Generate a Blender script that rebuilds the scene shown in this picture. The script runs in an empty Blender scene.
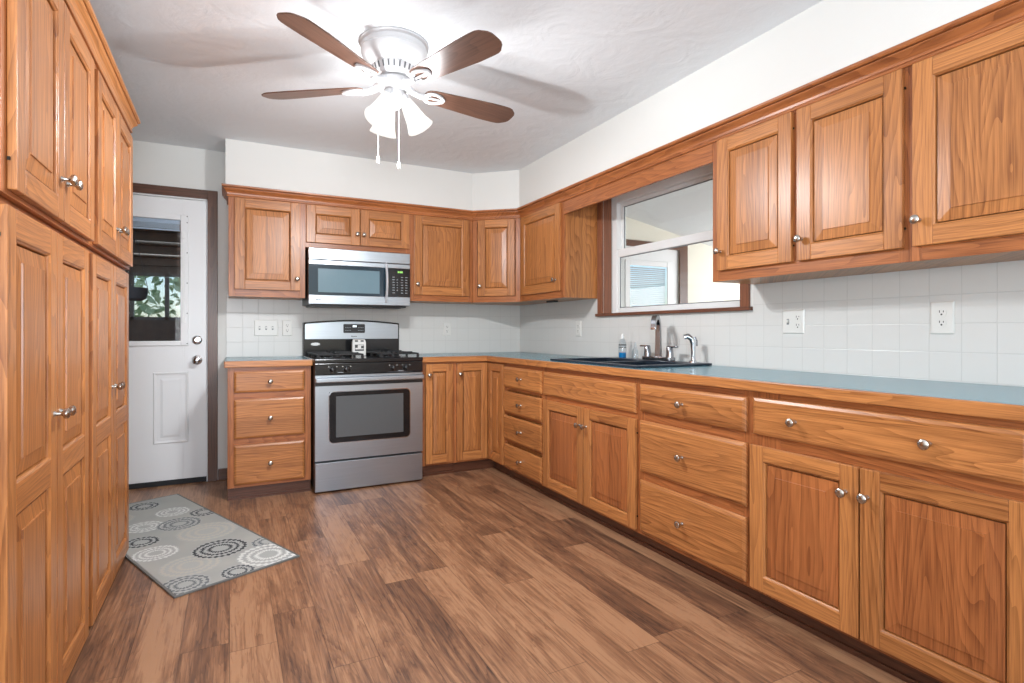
import bpy, math, random
from math import sin, cos, pi, radians
from mathutils import Vector, Matrix

random.seed(7)
S = bpy.context.scene
COL = S.collection

# ------------------------------------------------------------------ camera
D, R, H = 4.65, 2.472, 2.45           # back wall y, right wall x, ceiling z
CAM_H, YAW, FPX, YH = 1.106, 0.4739, 550.8, 331.7
cam = bpy.data.cameras.new('camera')
cam.sensor_width = 36.0
cam.lens = 36.0 * FPX / 1024.0
cam.shift_y = (YH - 341.5) / 1024.0
cam.clip_start = 0.05
camo = bpy.data.objects.new('camera', cam)
COL.objects.link(camo)
camo.location = (0, 0, CAM_H)
camo.rotation_euler = (pi / 2, 0, -YAW)
S.camera = camo

# ------------------------------------------------------------------ world, lights, exposure
vs = S.view_settings
vs.view_transform = 'Standard'
vs.look = 'None'
vs.exposure = -0.22
vs.gamma = 1.0
vs.use_curve_mapping = False
W = bpy.data.worlds.new('world')
S.world = W
W.use_nodes = True
wn = W.node_tree.nodes
sky = wn.new('ShaderNodeTexSky')
sky.sky_type = 'NISHITA'
sky.sun_disc = False
sky.sun_elevation = radians(48)
sky.sun_rotation = radians(200)
wn['Background'].inputs['Strength'].default_value = 0.22
W.node_tree.links.new(sky.outputs[0], wn['Background'].inputs['Color'])


def area(name, loc, rot, sx, sy, power, color):
    l = bpy.data.lights.new(name, 'AREA')
    l.shape = 'RECTANGLE'
    l.size, l.size_y = sx, sy
    l.energy = power
    l.color = color
    o = bpy.data.objects.new(name, l)
    COL.objects.link(o)
    o.location = loc
    o.rotation_euler = rot
    return o


# daylight coming through the openings behind the camera and in the sun room
area('daylight_rear_opening', (0.75, -2.05, 1.35), (-pi / 2, 0, pi), 2.6, 1.9, 9, (0.82, 0.91, 1.0))
area('daylight_rear_side', (2.40, -1.1, 1.45), (0, pi / 2, 0), 1.3, 1.5, 14, (0.80, 0.91, 1.0))
# added ceiling fill behind the camera, aimed up like a bounced flash
area('ceiling_fill', (-0.10, -0.9, 1.25), (pi - radians(43), 0, 0), 1.1, 1.1, 122, (0.85, 0.92, 1.0))
area('daylight_sun_room', (5.90, 3.0, 1.35), (0, radians(118), 0), 1.1, 2.6, 85, (0.97, 0.98, 1.0))
# daylight through the porch window
area('daylight_porch', (-0.62, 7.40, 1.55), (-pi / 2, 0, 0), 0.8, 0.6, 14, (0.95, 1.0, 0.96))
BULB_W = 46.0

# ------------------------------------------------------------------ materials
MATS = {}


def new_mat(name):
    m = bpy.data.materials.new(name)
    m.use_nodes = True
    MATS[name] = m
    return m, m.node_tree.nodes, m.node_tree.links, m.node_tree.nodes['Principled BSDF']


def srgb(r, g, b):
    f = lambda c: (c / 255 / 12.92) if c / 255 <= 0.04045 else ((c / 255 + 0.055) / 1.055) ** 2.4
    return (f(r), f(g), f(b), 1.0)


def plain(name, col, rough=0.5, metal=0.0, bump=0.0, bscale=60, coat=0.0, var=0.0, spec=None):
    m, n, l, b = new_mat(name)
    b.inputs['Roughness'].default_value = rough
    b.inputs['Metallic'].default_value = metal
    b.inputs['Coat Weight'].default_value = coat
    if spec is not None:
        b.inputs['Specular IOR Level'].default_value = spec
    tc = n.new('ShaderNodeTexCoord')
    nz = n.new('ShaderNodeTexNoise')
    nz.inputs['Scale'].default_value = bscale
    nz.inputs['Detail'].default_value = 4
    l.new(tc.outputs['Object'], nz.inputs['Vector'])
    mx = n.new('ShaderNodeMix')
    mx.data_type = 'RGBA'
    mx.inputs[6].default_value = col
    mx.inputs[7].default_value = tuple(c * (1 - var) for c in col[:3]) + (1,)
    l.new(nz.outputs['Fac'], mx.inputs[0])
    l.new(mx.outputs[2], b.inputs['Base Color'])
    if bump:
        bp = n.new('ShaderNodeBump')
        bp.inputs['Strength'].default_value = bump
        bp.inputs['Distance'].default_value = 0.01
        l.new(nz.outputs['Fac'], bp.inputs['Height'])
        l.new(bp.outputs['Normal'], b.inputs['Normal'])
    return m


def mnode(n, l, op, a, b=None, c=None):
    x = n.new('ShaderNodeMath')
    x.operation = op
    for i, v in enumerate((a, b, c)):
        if v is None:
            continue
        if isinstance(v, (int, float)):
            x.inputs[i].default_value = v
        else:
            l.new(v, x.inputs[i])
    return x.outputs[0]


def oak(name, axis, light, dark, board=0.105, rough=0.33, fine=1.0, spec=0.5, ringn=20.0, ringa=46.0, tint=0.26):
    """open grained oak; axis = local axis the grain runs along ('x','y','z')"""
    m, n, l, b = new_mat(name)
    tc = n.new('ShaderNodeTexCoord')
    sp = n.new('ShaderNodeSeparateXYZ')
    l.new(tc.outputs['Object'], sp.inputs[0])
    oi = n.new('ShaderNodeObjectInfo')
    rnd = mnode(n, l, 'MULTIPLY', oi.outputs['Random'], 37.0)
    ax = {'x': 0, 'y': 1, 'z': 2}[axis]
    oth = [i for i in range(3) if i != ax]
    # across coordinate: the sum of the other two runs over any face of the board
    wide = 2 if axis in 'xy' else 0
    deep = [i for i in oth if i != wide][0]
    across = mnode(n, l, 'MULTIPLY_ADD', sp.outputs[deep], 0.8, sp.outputs[wide])
    along = sp.outputs[ax]
    # glued-up boards
    bi = mnode(n, l, 'FLOOR', mnode(n, l, 'ADD', mnode(n, l, 'DIVIDE', across, board), rnd))
    wn_ = n.new('ShaderNodeTexWhiteNoise')
    wn_.noise_dimensions = '1D'
    l.new(bi, wn_.inputs['W'])
    off = mnode(n, l, 'MULTIPLY', wn_.outputs['Value'], 9.0)
    # growth rings: an off-centre cone cut by the board face makes cathedrals
    cv = n.new('ShaderNodeCombineXYZ')
    l.new(mnode(n, l, 'MULTIPLY', across, 5.5), cv.inputs[0])
    l.new(mnode(n, l, 'ADD', off, rnd), cv.inputs[1])
    l.new(mnode(n, l, 'MULTIPLY', along, 0.75), cv.inputs[2])
    nz = n.new('ShaderNodeTexNoise')
    nz.inputs['Scale'].default_value = 1.0
    nz.inputs['Detail'].default_value = 2.5
    nz.inputs['Roughness'].default_value = 0.45
    l.new(cv.outputs[0], nz.inputs['Vector'])
    ring = mnode(n, l, 'MULTIPLY_ADD', nz.outputs['Fac'], ringn, mnode(n, l, 'MULTIPLY', across, ringa))
    saw = mnode(n, l, 'FRACT', ring)
    saw = mnode(n, l, 'POWER', saw, 1.8)
    cv3 = n.new('ShaderNodeCombineXYZ')
    l.new(mnode(n, l, 'MULTIPLY', across, 85.0), cv3.inputs[0])
    l.new(mnode(n, l, 'ADD', off, rnd), cv3.inputs[1])
    l.new(mnode(n, l, 'MULTIPLY', along, 1.2), cv3.inputs[2])
    nz3 = n.new('ShaderNodeTexNoise')
    nz3.inputs['Scale'].default_value = 1.0
    nz3.inputs['Detail'].default_value = 4
    nz3.inputs['Roughness'].default_value = 0.65
    l.new(cv3.outputs[0], nz3.inputs['Vector'])
    # fine pores
    cv2 = n.new('ShaderNodeCombineXYZ')
    l.new(mnode(n, l, 'MULTIPLY', across, 420.0 * fine), cv2.inputs[0])
    l.new(rnd, cv2.inputs[1])
    l.new(mnode(n, l, 'MULTIPLY', along, 9.0), cv2.inputs[2])
    nz2 = n.new('ShaderNodeTexNoise')
    nz2.inputs['Scale'].default_value = 1.0
    nz2.inputs['Detail'].default_value = 2
    l.new(cv2.outputs[0], nz2.inputs['Vector'])
    pores = n.new('ShaderNodeMapRange')
    pores.inputs[1].default_value = 0.42
    pores.inputs[2].default_value = 0.70
    l.new(nz2.outputs['Fac'], pores.inputs[0])
    fac = mnode(n, l, 'ADD', mnode(n, l, 'MULTIPLY', saw, 0.36), mnode(n, l, 'MULTIPLY', pores.outputs[0], 0.32))
    fac = mnode(n, l, 'ADD', fac, mnode(n, l, 'MULTIPLY_ADD', nz3.outputs['Fac'], 1.2, -0.50))
    fac = mnode(n, l, 'ADD', fac, mnode(n, l, 'MULTIPLY_ADD', wn_.outputs['Value'], tint, -tint * 0.45))
    fac = mnode(n, l, 'ADD', fac, mnode(n, l, 'MULTIPLY_ADD', oi.outputs['Random'], 0.12, -0.06))
    cr = n.new('ShaderNodeValToRGB')
    cr.color_ramp.elements[0].color = light
    cr.color_ramp.elements[1].color = dark
    l.new(fac, cr.inputs[0])
    l.new(cr.outputs[0], b.inputs['Base Color'])
    b.inputs['Roughness'].default_value = rough
    b.inputs['Specular IOR Level'].default_value = spec
    bp = n.new('ShaderNodeBump')
    bp.inputs['Strength'].default_value = 0.06
    bp.inputs['Distance'].default_value = 0.002
    l.new(nz2.outputs['Fac'], bp.inputs['Height'])
    l.new(bp.outputs['Normal'], b.inputs['Normal'])
    return m


OL, OD = srgb(196, 130, 74), srgb(104, 54, 24)
oak('oak_upright', 'z', OL, OD)
oak('oak_level', 'x', OL, OD)
oak('oak_deep', 'y', OL, OD)
FL_, FD_ = srgb(180, 110, 62), srgb(98, 48, 22)
oak('frame_upright', 'z', FL_, FD_)
oak('frame_level', 'x', FL_, FD_)
oak('frame_deep', 'y', FL_, FD_)
DL, DD = srgb(104, 66, 46), srgb(58, 34, 24)
oak('walnut_upright', 'z', DL, DD, board=0.3)
oak('walnut_level', 'x', DL, DD, board=0.3)
oak('walnut_deep', 'y', DL, DD, board=0.3)
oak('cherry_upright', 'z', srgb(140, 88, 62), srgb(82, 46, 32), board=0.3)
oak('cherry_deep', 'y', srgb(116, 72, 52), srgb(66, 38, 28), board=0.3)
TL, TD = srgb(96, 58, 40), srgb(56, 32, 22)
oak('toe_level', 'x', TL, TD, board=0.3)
oak('blade_wood', 'x', srgb(106, 76, 62), srgb(68, 47, 38), board=0.5, rough=0.32, fine=0.6)

plain('wall_paint', srgb(220, 220, 216), 0.7, bump=0.05, bscale=180)
plain('white_paint', srgb(232, 233, 234), 0.35, bump=0.02, bscale=90)
plain('vinyl', srgb(236, 237, 236), 0.3)
plain('plate_plastic', srgb(220, 219, 214), 0.3)
plain('slot_dark', srgb(60, 58, 55), 0.6)
plain('nickel', srgb(186, 180, 172), 0.25, metal=1.0)
plain('chrome', srgb(205, 208, 212), 0.14, metal=1.0)
plain('faucet_steel', srgb(150, 152, 156), 0.22, metal=1.0)
plain('handle_steel', srgb(214, 216, 220), 0.38, metal=0.35)
plain('black_gloss', srgb(18, 18, 20), 0.18)
plain('black_satin', srgb(26, 26, 28), 0.35)
plain('cast_iron', srgb(20, 20, 21), 0.6, bump=0.15, bscale=300)
plain('knob_black', srgb(22, 22, 24), 0.25)
plain('laminate', srgb(98, 146, 160), 0.22, bump=0.02, bscale=400, var=0.10)
plain('sink_composite', srgb(34, 46, 58), 0.3, bump=0.03, bscale=400, var=0.2)
plain('fan_white', srgb(196, 196, 197), 0.4)
plain('fan_slot', srgb(96, 96, 98), 0.6)
plain('screen_grey', srgb(120, 124, 126), 0.4)
plain('panel_print', srgb(150, 156, 162), 0.5)
plain('badge', srgb(190, 192, 194), 0.25, metal=0.8)
plain('box_white', srgb(226, 226, 222), 0.5)
plain('box_dark', srgb(72, 74, 72), 0.5)
plain('soap_blue', srgb(20, 130, 190), 0.25)
plain('porch_wood', srgb(138, 130, 126), 0.8, var=0.4, bscale=8)
plain('porch_dark', srgb(92, 90, 92), 0.8, var=0.3, bscale=12)
plain('leaf', srgb(196, 220, 172), 0.6, var=0.32, bscale=14)
plain('grass', srgb(120, 150, 80), 0.9, var=0.4, bscale=10)
plain('cream_paint', srgb(226, 222, 208), 0.7)
plain('blind_white', srgb(205, 216, 226), 0.6)
plain('rubber', srgb(30, 30, 32), 0.7)
plain('basket', srgb(104, 112, 122), 0.8, bump=0.3, bscale=60)
plain('hinge_dark', srgb(40, 32, 26), 0.4, metal=0.6)


def emit(name, col, strength):
    m, n, l, b = new_mat(name)
    b.inputs['Base Color'].default_value = col
    b.inputs['Emission Color'].default_value = col
    b.inputs['Emission Strength'].default_value = strength
    return m


emit('display_white', srgb(225, 235, 240), 1.2)
emit('display_green', srgb(130, 190, 90), 0.8)


def brushed():
    m, n, l, b = new_mat('stainless')
    b.inputs['Metallic'].default_value = 1.0
    tc = n.new('ShaderNodeTexCoord')
    mp = n.new('ShaderNodeMapping')
    mp.inputs['Scale'].default_value = (3, 3, 500)
    nz = n.new('ShaderNodeTexNoise')
    nz.inputs['Scale'].default_value = 1
    nz.inputs['Detail'].default_value = 3
    l.new(tc.outputs['Object'], mp.inputs[0])
    l.new(mp.outputs[0], nz.inputs['Vector'])
    cr = n.new('ShaderNodeValToRGB')
    cr.color_ramp.elements[0].color = srgb(160, 167, 174)
    cr.color_ramp.elements[1].color = srgb(190, 197, 204)
    l.new(nz.outputs['Fac'], cr.inputs[0])
    l.new(cr.outputs[0], b.inputs['Base Color'])
    b.inputs['Roughness'].default_value = 0.30
    bp = n.new('ShaderNodeBump')
    bp.inputs['Strength'].default_value = 0.03
    bp.inputs['Distance'].default_value = 0.001
    l.new(nz.outputs['Fac'], bp.inputs['Height'])
    l.new(bp.outputs['Normal'], b.inputs['Normal'])


brushed()


def glassy(name, tint, refl, alpha_col=None, rough=0.02):
    """thin pane: see-through plus a fresnel reflection"""
    m, n, l, b = new_mat(name)
    n.remove(b)
    out = n['Material Output']
    tr = n.new('ShaderNodeBsdfTransparent')
    tr.inputs[0].default_value = tint
    gl = n.new('ShaderNodeBsdfGlossy')
    gl.inputs['Roughness'].default_value = rough
    lw = n.new('ShaderNodeLayerWeight')
    lw.inputs[0].default_value = 0.5
    fz = mnode(n, l, 'MULTIPLY_ADD', mnode(n, l, 'POWER', lw.outputs['Facing'], 5.0), 0.9, refl)
    mx = n.new('ShaderNodeMixShader')
    l.new(fz, mx.inputs[0])
    l.new(tr.outputs[0], mx.inputs[1])
    l.new(gl.outputs[0], mx.inputs[2])
    l.new(mx.outputs[0], out.inputs[0])
    return m


glassy('pane', (0.97, 0.98, 0.98, 1), 0.03)
glassy('door_pane', (0.90, 0.93, 0.96, 1), 0.05)
glassy('clear_plastic', (0.86, 0.90, 0.93, 1), 0.08, rough=0.1)


def oven_glass():
    m = plain('oven_glass', srgb(84, 88, 90), 0.12, var=0.05)
    b = m.node_tree.nodes['Principled BSDF']
    b.inputs['Specular IOR Level'].default_value = 0.8
    m = plain('microwave_glass', srgb(96, 124, 136), 0.2, var=0.03)
    b = m.node_tree.nodes['Principled BSDF']
    b.inputs['Specular IOR Level'].default_value = 0.7
    m = plain('microwave_black', srgb(26, 44, 56), 0.15, var=0.03)


oven_glass()


def shade_mat():
    m, n, l, b = new_mat('frosted_shade')
    n.remove(b)
    out = n['Material Output']
    em = n.new('ShaderNodeEmission')
    em.inputs[0].default_value = (1, 0.97, 0.92, 1)
    em.inputs[1].default_value = 1.6
    tr = n.new('ShaderNodeBsdfTransparent')
    mx = n.new('ShaderNodeMixShader')
    mx.inputs[0].default_value = 0.82
    l.new(tr.outputs[0], mx.inputs[1])
    l.new(em.outputs[0], mx.inputs[2])
    l.new(mx.outputs[0], out.inputs[0])
    m2 = emit('bulb_glow', (1, 0.96, 0.9, 1), 30)


shade_mat()


def tile_mat(name, axis):
    m, n, l, b = new_mat(name)
    tc = n.new('ShaderNodeTexCoord')
    sp = n.new('ShaderNodeSeparateXYZ')
    l.new(tc.outputs['Object'], sp.inputs[0])
    u = sp.outputs[0 if axis == 'x' else 1]
    P = 0.1085
    fu = mnode(n, l, 'FRACT', mnode(n, l, 'ADD', mnode(n, l, 'DIVIDE', u, P), (0.02 / P if axis == 'x' else 0.0 - 0.97 / P) + 20))
    fv = mnode(n, l, 'FRACT', mnode(n, l, 'ADD', mnode(n, l, 'DIVIDE', sp.outputs[2], 0.1105), -1.0275 / 0.1105 + 20))
    du = mnode(n, l, 'ABSOLUTE', mnode(n, l, 'SUBTRACT', fu, 0.5))
    dv = mnode(n, l, 'ABSOLUTE', mnode(n, l, 'SUBTRACT', fv, 0.5))
    e = mnode(n, l, 'MAXIMUM', du, dv)
    mr = n.new('ShaderNodeMapRange')
    mr.inputs[1].default_value = 0.480
    mr.inputs[2].default_value = 0.496
    l.new(e, mr.inputs[0])
    mx = n.new('ShaderNodeMix')
    mx.data_type = 'RGBA'
    mx.inputs[6].default_value = srgb(211, 210, 206)
    mx.inputs[7].default_value = srgb(198, 197, 193)
    l.new(mr.outputs[0], mx.inputs[0])
    l.new(mx.outputs[2], b.inputs['Base Color'])
    b.inputs['Roughness'].default_value = 0.3
    bp = n.new('ShaderNodeBump')
    bp.invert = True
    bp.inputs['Strength'].default_value = 0.35
    bp.inputs['Distance'].default_value = 0.002
    l.new(mr.outputs[0], bp.inputs['Height'])
    l.new(bp.outputs['Normal'], b.inputs['Normal'])


tile_mat('tile_back', 'x')
tile_mat('tile_right', 'y')


def ceiling_mat():
    m, n, l, b = new_mat('ceiling_plaster')
    b.inputs['Base Color'].default_value = srgb(228, 232, 235)
    b.inputs['Roughness'].default_value = 0.75
    tc = n.new('ShaderNodeTexCoord')
    n1 = n.new('ShaderNodeTexNoise')
    n1.inputs['Scale'].default_value = 5.0
    n1.inputs['Detail'].default_value = 6
    n1.inputs['Distortion'].default_value = 1.8
    l.new(tc.outputs['Object'], n1.inputs['Vector'])
    n2 = n.new('ShaderNodeTexNoise')
    n2.inputs['Scale'].default_value = 42
    n2.inputs['Detail'].default_value = 3
    l.new(tc.outputs['Object'], n2.inputs['Vector'])
    hs = mnode(n, l, 'MULTIPLY_ADD', n1.outputs['Fac'], 3.0, mnode(n, l, 'MULTIPLY', n2.outputs['Fac'], 0.5))
    bp = n.new('ShaderNodeBump')
    bp.inputs['Strength'].default_value = 0.2
    bp.inputs['Distance'].default_value = 0.010
    l.new(hs, bp.inputs['Height'])
    l.new(bp.outputs['Normal'], b.inputs['Normal'])


ceiling_mat()


def floor_mat():
    m, n, l, b = new_mat('vinyl_plank')
    tc = n.new('ShaderNodeTexCoord')
    sp = n.new('ShaderNodeSeparateXYZ')
    l.new(tc.outputs['Object'], sp.inputs[0])
    x, y = sp.outputs[0], sp.outputs[1]
    PW, PL = 0.152, 1.22
    xr = mnode(n, l, 'DIVIDE', x, PW)
    row = mnode(n, l, 'FLOOR', xr)
    w1 = n.new('ShaderNodeTexWhiteNoise')
    w1.noise_dimensions = '1D'
    l.new(row, w1.inputs['W'])
    yr = mnode(n, l, 'ADD', mnode(n, l, 'DIVIDE', y, PL), mnode(n, l, 'MULTIPLY', w1.outputs['Value'], 7.3))
    col = mnode(n, l, 'FLOOR', yr)
    cv = n.new('ShaderNodeCombineXYZ')
    l.new(row, cv.inputs[0])
    l.new(col, cv.inputs[1])
    w2 = n.new('ShaderNodeTexWhiteNoise')
    w2.noise_dimensions = '2D'
    l.new(cv.outputs[0], w2.inputs['Vector'])
    rv = w2.outputs['Value']
    # grain
    def noise(sx, sy, det, dist=0.0, rough=0.55):
        c = n.new('ShaderNodeCombineXYZ')
        l.new(mnode(n, l, 'MULTIPLY', x, sx), c.inputs[0])
        l.new(mnode(n, l, 'MULTIPLY', y, sy), c.inputs[1])
        l.new(mnode(n, l, 'MULTIPLY', rv, 50.0), c.inputs[2])
        z = n.new('ShaderNodeTexNoise')
        z.inputs['Scale'].default_value = 1
        z.inputs['Detail'].default_value = det
        z.inputs['Distortion'].default_value = dist
        z.inputs['Roughness'].default_value = rough
        l.new(c.outputs[0], z.inputs['Vector'])
        return z.outputs['Fac']
    g1 = noise(13, 0.9, 4, 0.6)
    g2 = noise(110, 2.4, 5, 0.0, 0.65)
    g3 = noise(9, 1.5, 5, 1.4, 0.62)
    rg = mnode(n, l, 'FRACT', mnode(n, l, 'MULTIPLY', g1, 11.0))
    rg = mnode(n, l, 'POWER', rg, 2.0)
    fac = mnode(n, l, 'MULTIPLY_ADD', rv, 0.36, 0.02)
    fac = mnode(n, l, 'ADD', fac, mnode(n, l, 'MULTIPLY', rg, 0.20))
    fac = mnode(n, l, 'ADD', fac, mnode(n, l, 'MULTIPLY_ADD', g2, 0.95, -0.51))
    fac = mnode(n, l, 'ADD', fac, mnode(n, l, 'MULTIPLY_ADD', g3, 1.5, -0.70))
    cr = n.new('ShaderNodeValToRGB')
    e = cr.color_ramp.elements
    e[0].position, e[0].color = 0.0, srgb(166, 124, 92)
    e[1].position, e[1].color = 1.0, srgb(44, 32, 26)
    for p_, c_ in ((0.28, srgb(138, 98, 71)), (0.5, srgb(110, 77, 57)), (0.75, srgb(76, 54, 43))):
        q = e.new(p_)
        q.color = c_
    l.new(fac, cr.inputs[0])
    # joints
    fx = mnode(n, l, 'ABSOLUTE', mnode(n, l, 'SUBTRACT', mnode(n, l, 'FRACT', xr), 0.5))
    fy = mnode(n, l, 'ABSOLUTE', mnode(n, l, 'SUBTRACT', mnode(n, l, 'FRACT', yr), 0.5))
    jx = mnode(n, l, 'GREATER_THAN', fx, 0.5 - 0.0012 / PW)
    jy = mnode(n, l, 'GREATER_THAN', fy, 0.5 - 0.0012 / PL)
    j = mnode(n, l, 'MAXIMUM', jx, jy)
    mx = n.new('ShaderNodeMix')
    mx.data_type = 'RGBA'
    l.new(mnode(n, l, 'MULTIPLY', j, 0.55), mx.inputs[0])
    l.new(cr.outputs[0], mx.inputs[6])
    mx.inputs[7].default_value = srgb(50, 34, 28)
    l.new(mx.outputs[2], b.inputs['Base Color'])
    b.inputs['Roughness'].default_value = 0.38
    bp = n.new('ShaderNodeBump')
    bp.inputs['Strength'].default_value = 0.12
    bp.inputs['Distance'].default_value = 0.002
    l.new(mnode(n, l, 'SUBTRACT', g2, j), bp.inputs['Height'])
    l.new(bp.outputs['Normal'], b.inputs['Normal'])


floor_mat()


def rug_mat():
    m, n, l, b = new_mat('rug_pile')
    b.inputs['Roughness'].default_value = 0.95
    b.inputs['Specular IOR Level'].default_value = 0.1
    tc = n.new('ShaderNodeTexCoord')
    sp = n.new('ShaderNodeSeparateXYZ')
    l.new(tc.outputs['Object'], sp.inputs[0])
    fl = n.new('ShaderNodeCombineXYZ')
    l.new(sp.outputs[0], fl.inputs[0])
    l.new(sp.outputs[1], fl.inputs[1])

    MED = [('b', 0.395, 0.695, 0.150), ('b', 0.164, 0.284, 0.130), ('b', 0.10, 1.30, 0.12), ('w', 0.393, 1.202, 0.095), ('w', 0.193, 1.036, 0.100), ('w', 0.106, 0.569, 0.105),
           ('g', 0.541, 0.294, 0.085), ('g', 0.340, 0.941, 0.115), ('w', 0.461, 0.130, 0.145), ('g', 0.071, 0.087, 0.100), ('d', 0.316, 1.457, 0.085), ('d', 0.516, 1.054, 0.085),
           ('k', 0.109, 0.788, 0.085), ('d', 0.277, 0.046, 0.075), ('k', 0.339, 0.389, 0.130), ('w', 0.05, 1.50, 0.10)]
    HUE = {'d': srgb(58, 64, 72), 'k': srgb(34, 38, 46), 'g': srgb(104, 110, 114), 'w': srgb(214, 216, 212), 'b': srgb(188, 182, 168)}
    nw = n.new('ShaderNodeTexNoise')
    nw.inputs['Scale'].default_value = 26
    l.new(fl.outputs[0], nw.inputs['Vector'])
    wob = mnode(n, l, 'MULTIPLY_ADD', nw.outputs['Fac'], 0.018, -0.009)
    layers = []
    for (hue, mx_, my_, mr_) in MED:
        dx = mnode(n, l, 'SUBTRACT', sp.outputs[0], mx_)
        dy = mnode(n, l, 'SUBTRACT', sp.outputs[1], my_)
        d = mnode(n, l, 'SQRT', mnode(n, l, 'MULTIPLY_ADD', dx, dx, mnode(n, l, 'MULTIPLY', dy, dy)))
        d = mnode(n, l, 'ADD', d, wob)
        ang = mnode(n, l, 'ARCTAN2', dy, dx)
        nring = 4.0 if mr_ > 0.09 else 3.0
        ring = mnode(n, l, 'SINE', mnode(n, l, 'MULTIPLY_ADD', d, 2 * pi * nring / mr_, -1.4))
        dash = mnode(n, l, 'SINE', mnode(n, l, 'MULTIPLY', ang, 26.0 if mr_ > 0.1 else 18.0))
        on = mnode(n, l, 'GREATER_THAN', mnode(n, l, 'MULTIPLY_ADD', dash, 0.75, ring), 0.15)
        ins = mnode(n, l, 'MULTIPLY', mnode(n, l, 'LESS_THAN', d, mr_), mnode(n, l, 'GREATER_THAN', d, mr_ * 0.28))
        layers.append((mnode(n, l, 'MULTIPLY', on, ins), mnode(n, l, 'LESS_THAN', d, mr_), HUE[hue], hue))
    nz = n.new('ShaderNodeTexNoise')
    nz.inputs['Scale'].default_value = 4
    nz.inputs['Detail'].default_value = 3
    l.new(fl.outputs[0], nz.inputs['Vector'])
    base = n.new('ShaderNodeMix')
    base.data_type = 'RGBA'
    base.inputs[6].default_value = srgb(148, 154, 154)
    base.inputs[7].default_value = srgb(182, 180, 172)
    l.new(nz.outputs['Fac'], base.inputs[0])
    cur = base.outputs[2]
    for (on, disc, c_, hue) in layers:
        for (f_, amt, cc) in ((disc, 0.55, srgb(172, 176, 174)), (on, 0.6 if hue == 'b' else 0.88, c_)):
            mx = n.new('ShaderNodeMix')
            mx.data_type = 'RGBA'
            l.new(mnode(n, l, 'MULTIPLY', f_, amt), mx.inputs[0])
            l.new(cur, mx.inputs[6])
            mx.inputs[7].default_value = cc
            cur = mx.outputs[2]
    l.new(cur, b.inputs['Base Color'])
    n3 = n.new('ShaderNodeTexNoise')
    n3.inputs['Scale'].default_value = 420
    l.new(tc.outputs['Object'], n3.inputs['Vector'])
    bp = n.new('ShaderNodeBump')
    bp.inputs['Strength'].default_value = 0.5
    bp.inputs['Distance'].default_value = 0.004
    l.new(n3.outputs['Fac'], bp.inputs['Height'])
    l.new(bp.outputs['Normal'], b.inputs['Normal'])
    plain('rug_binding', srgb(112, 114, 112), 0.9, bump=0.3, bscale=300)


rug_mat()


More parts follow.
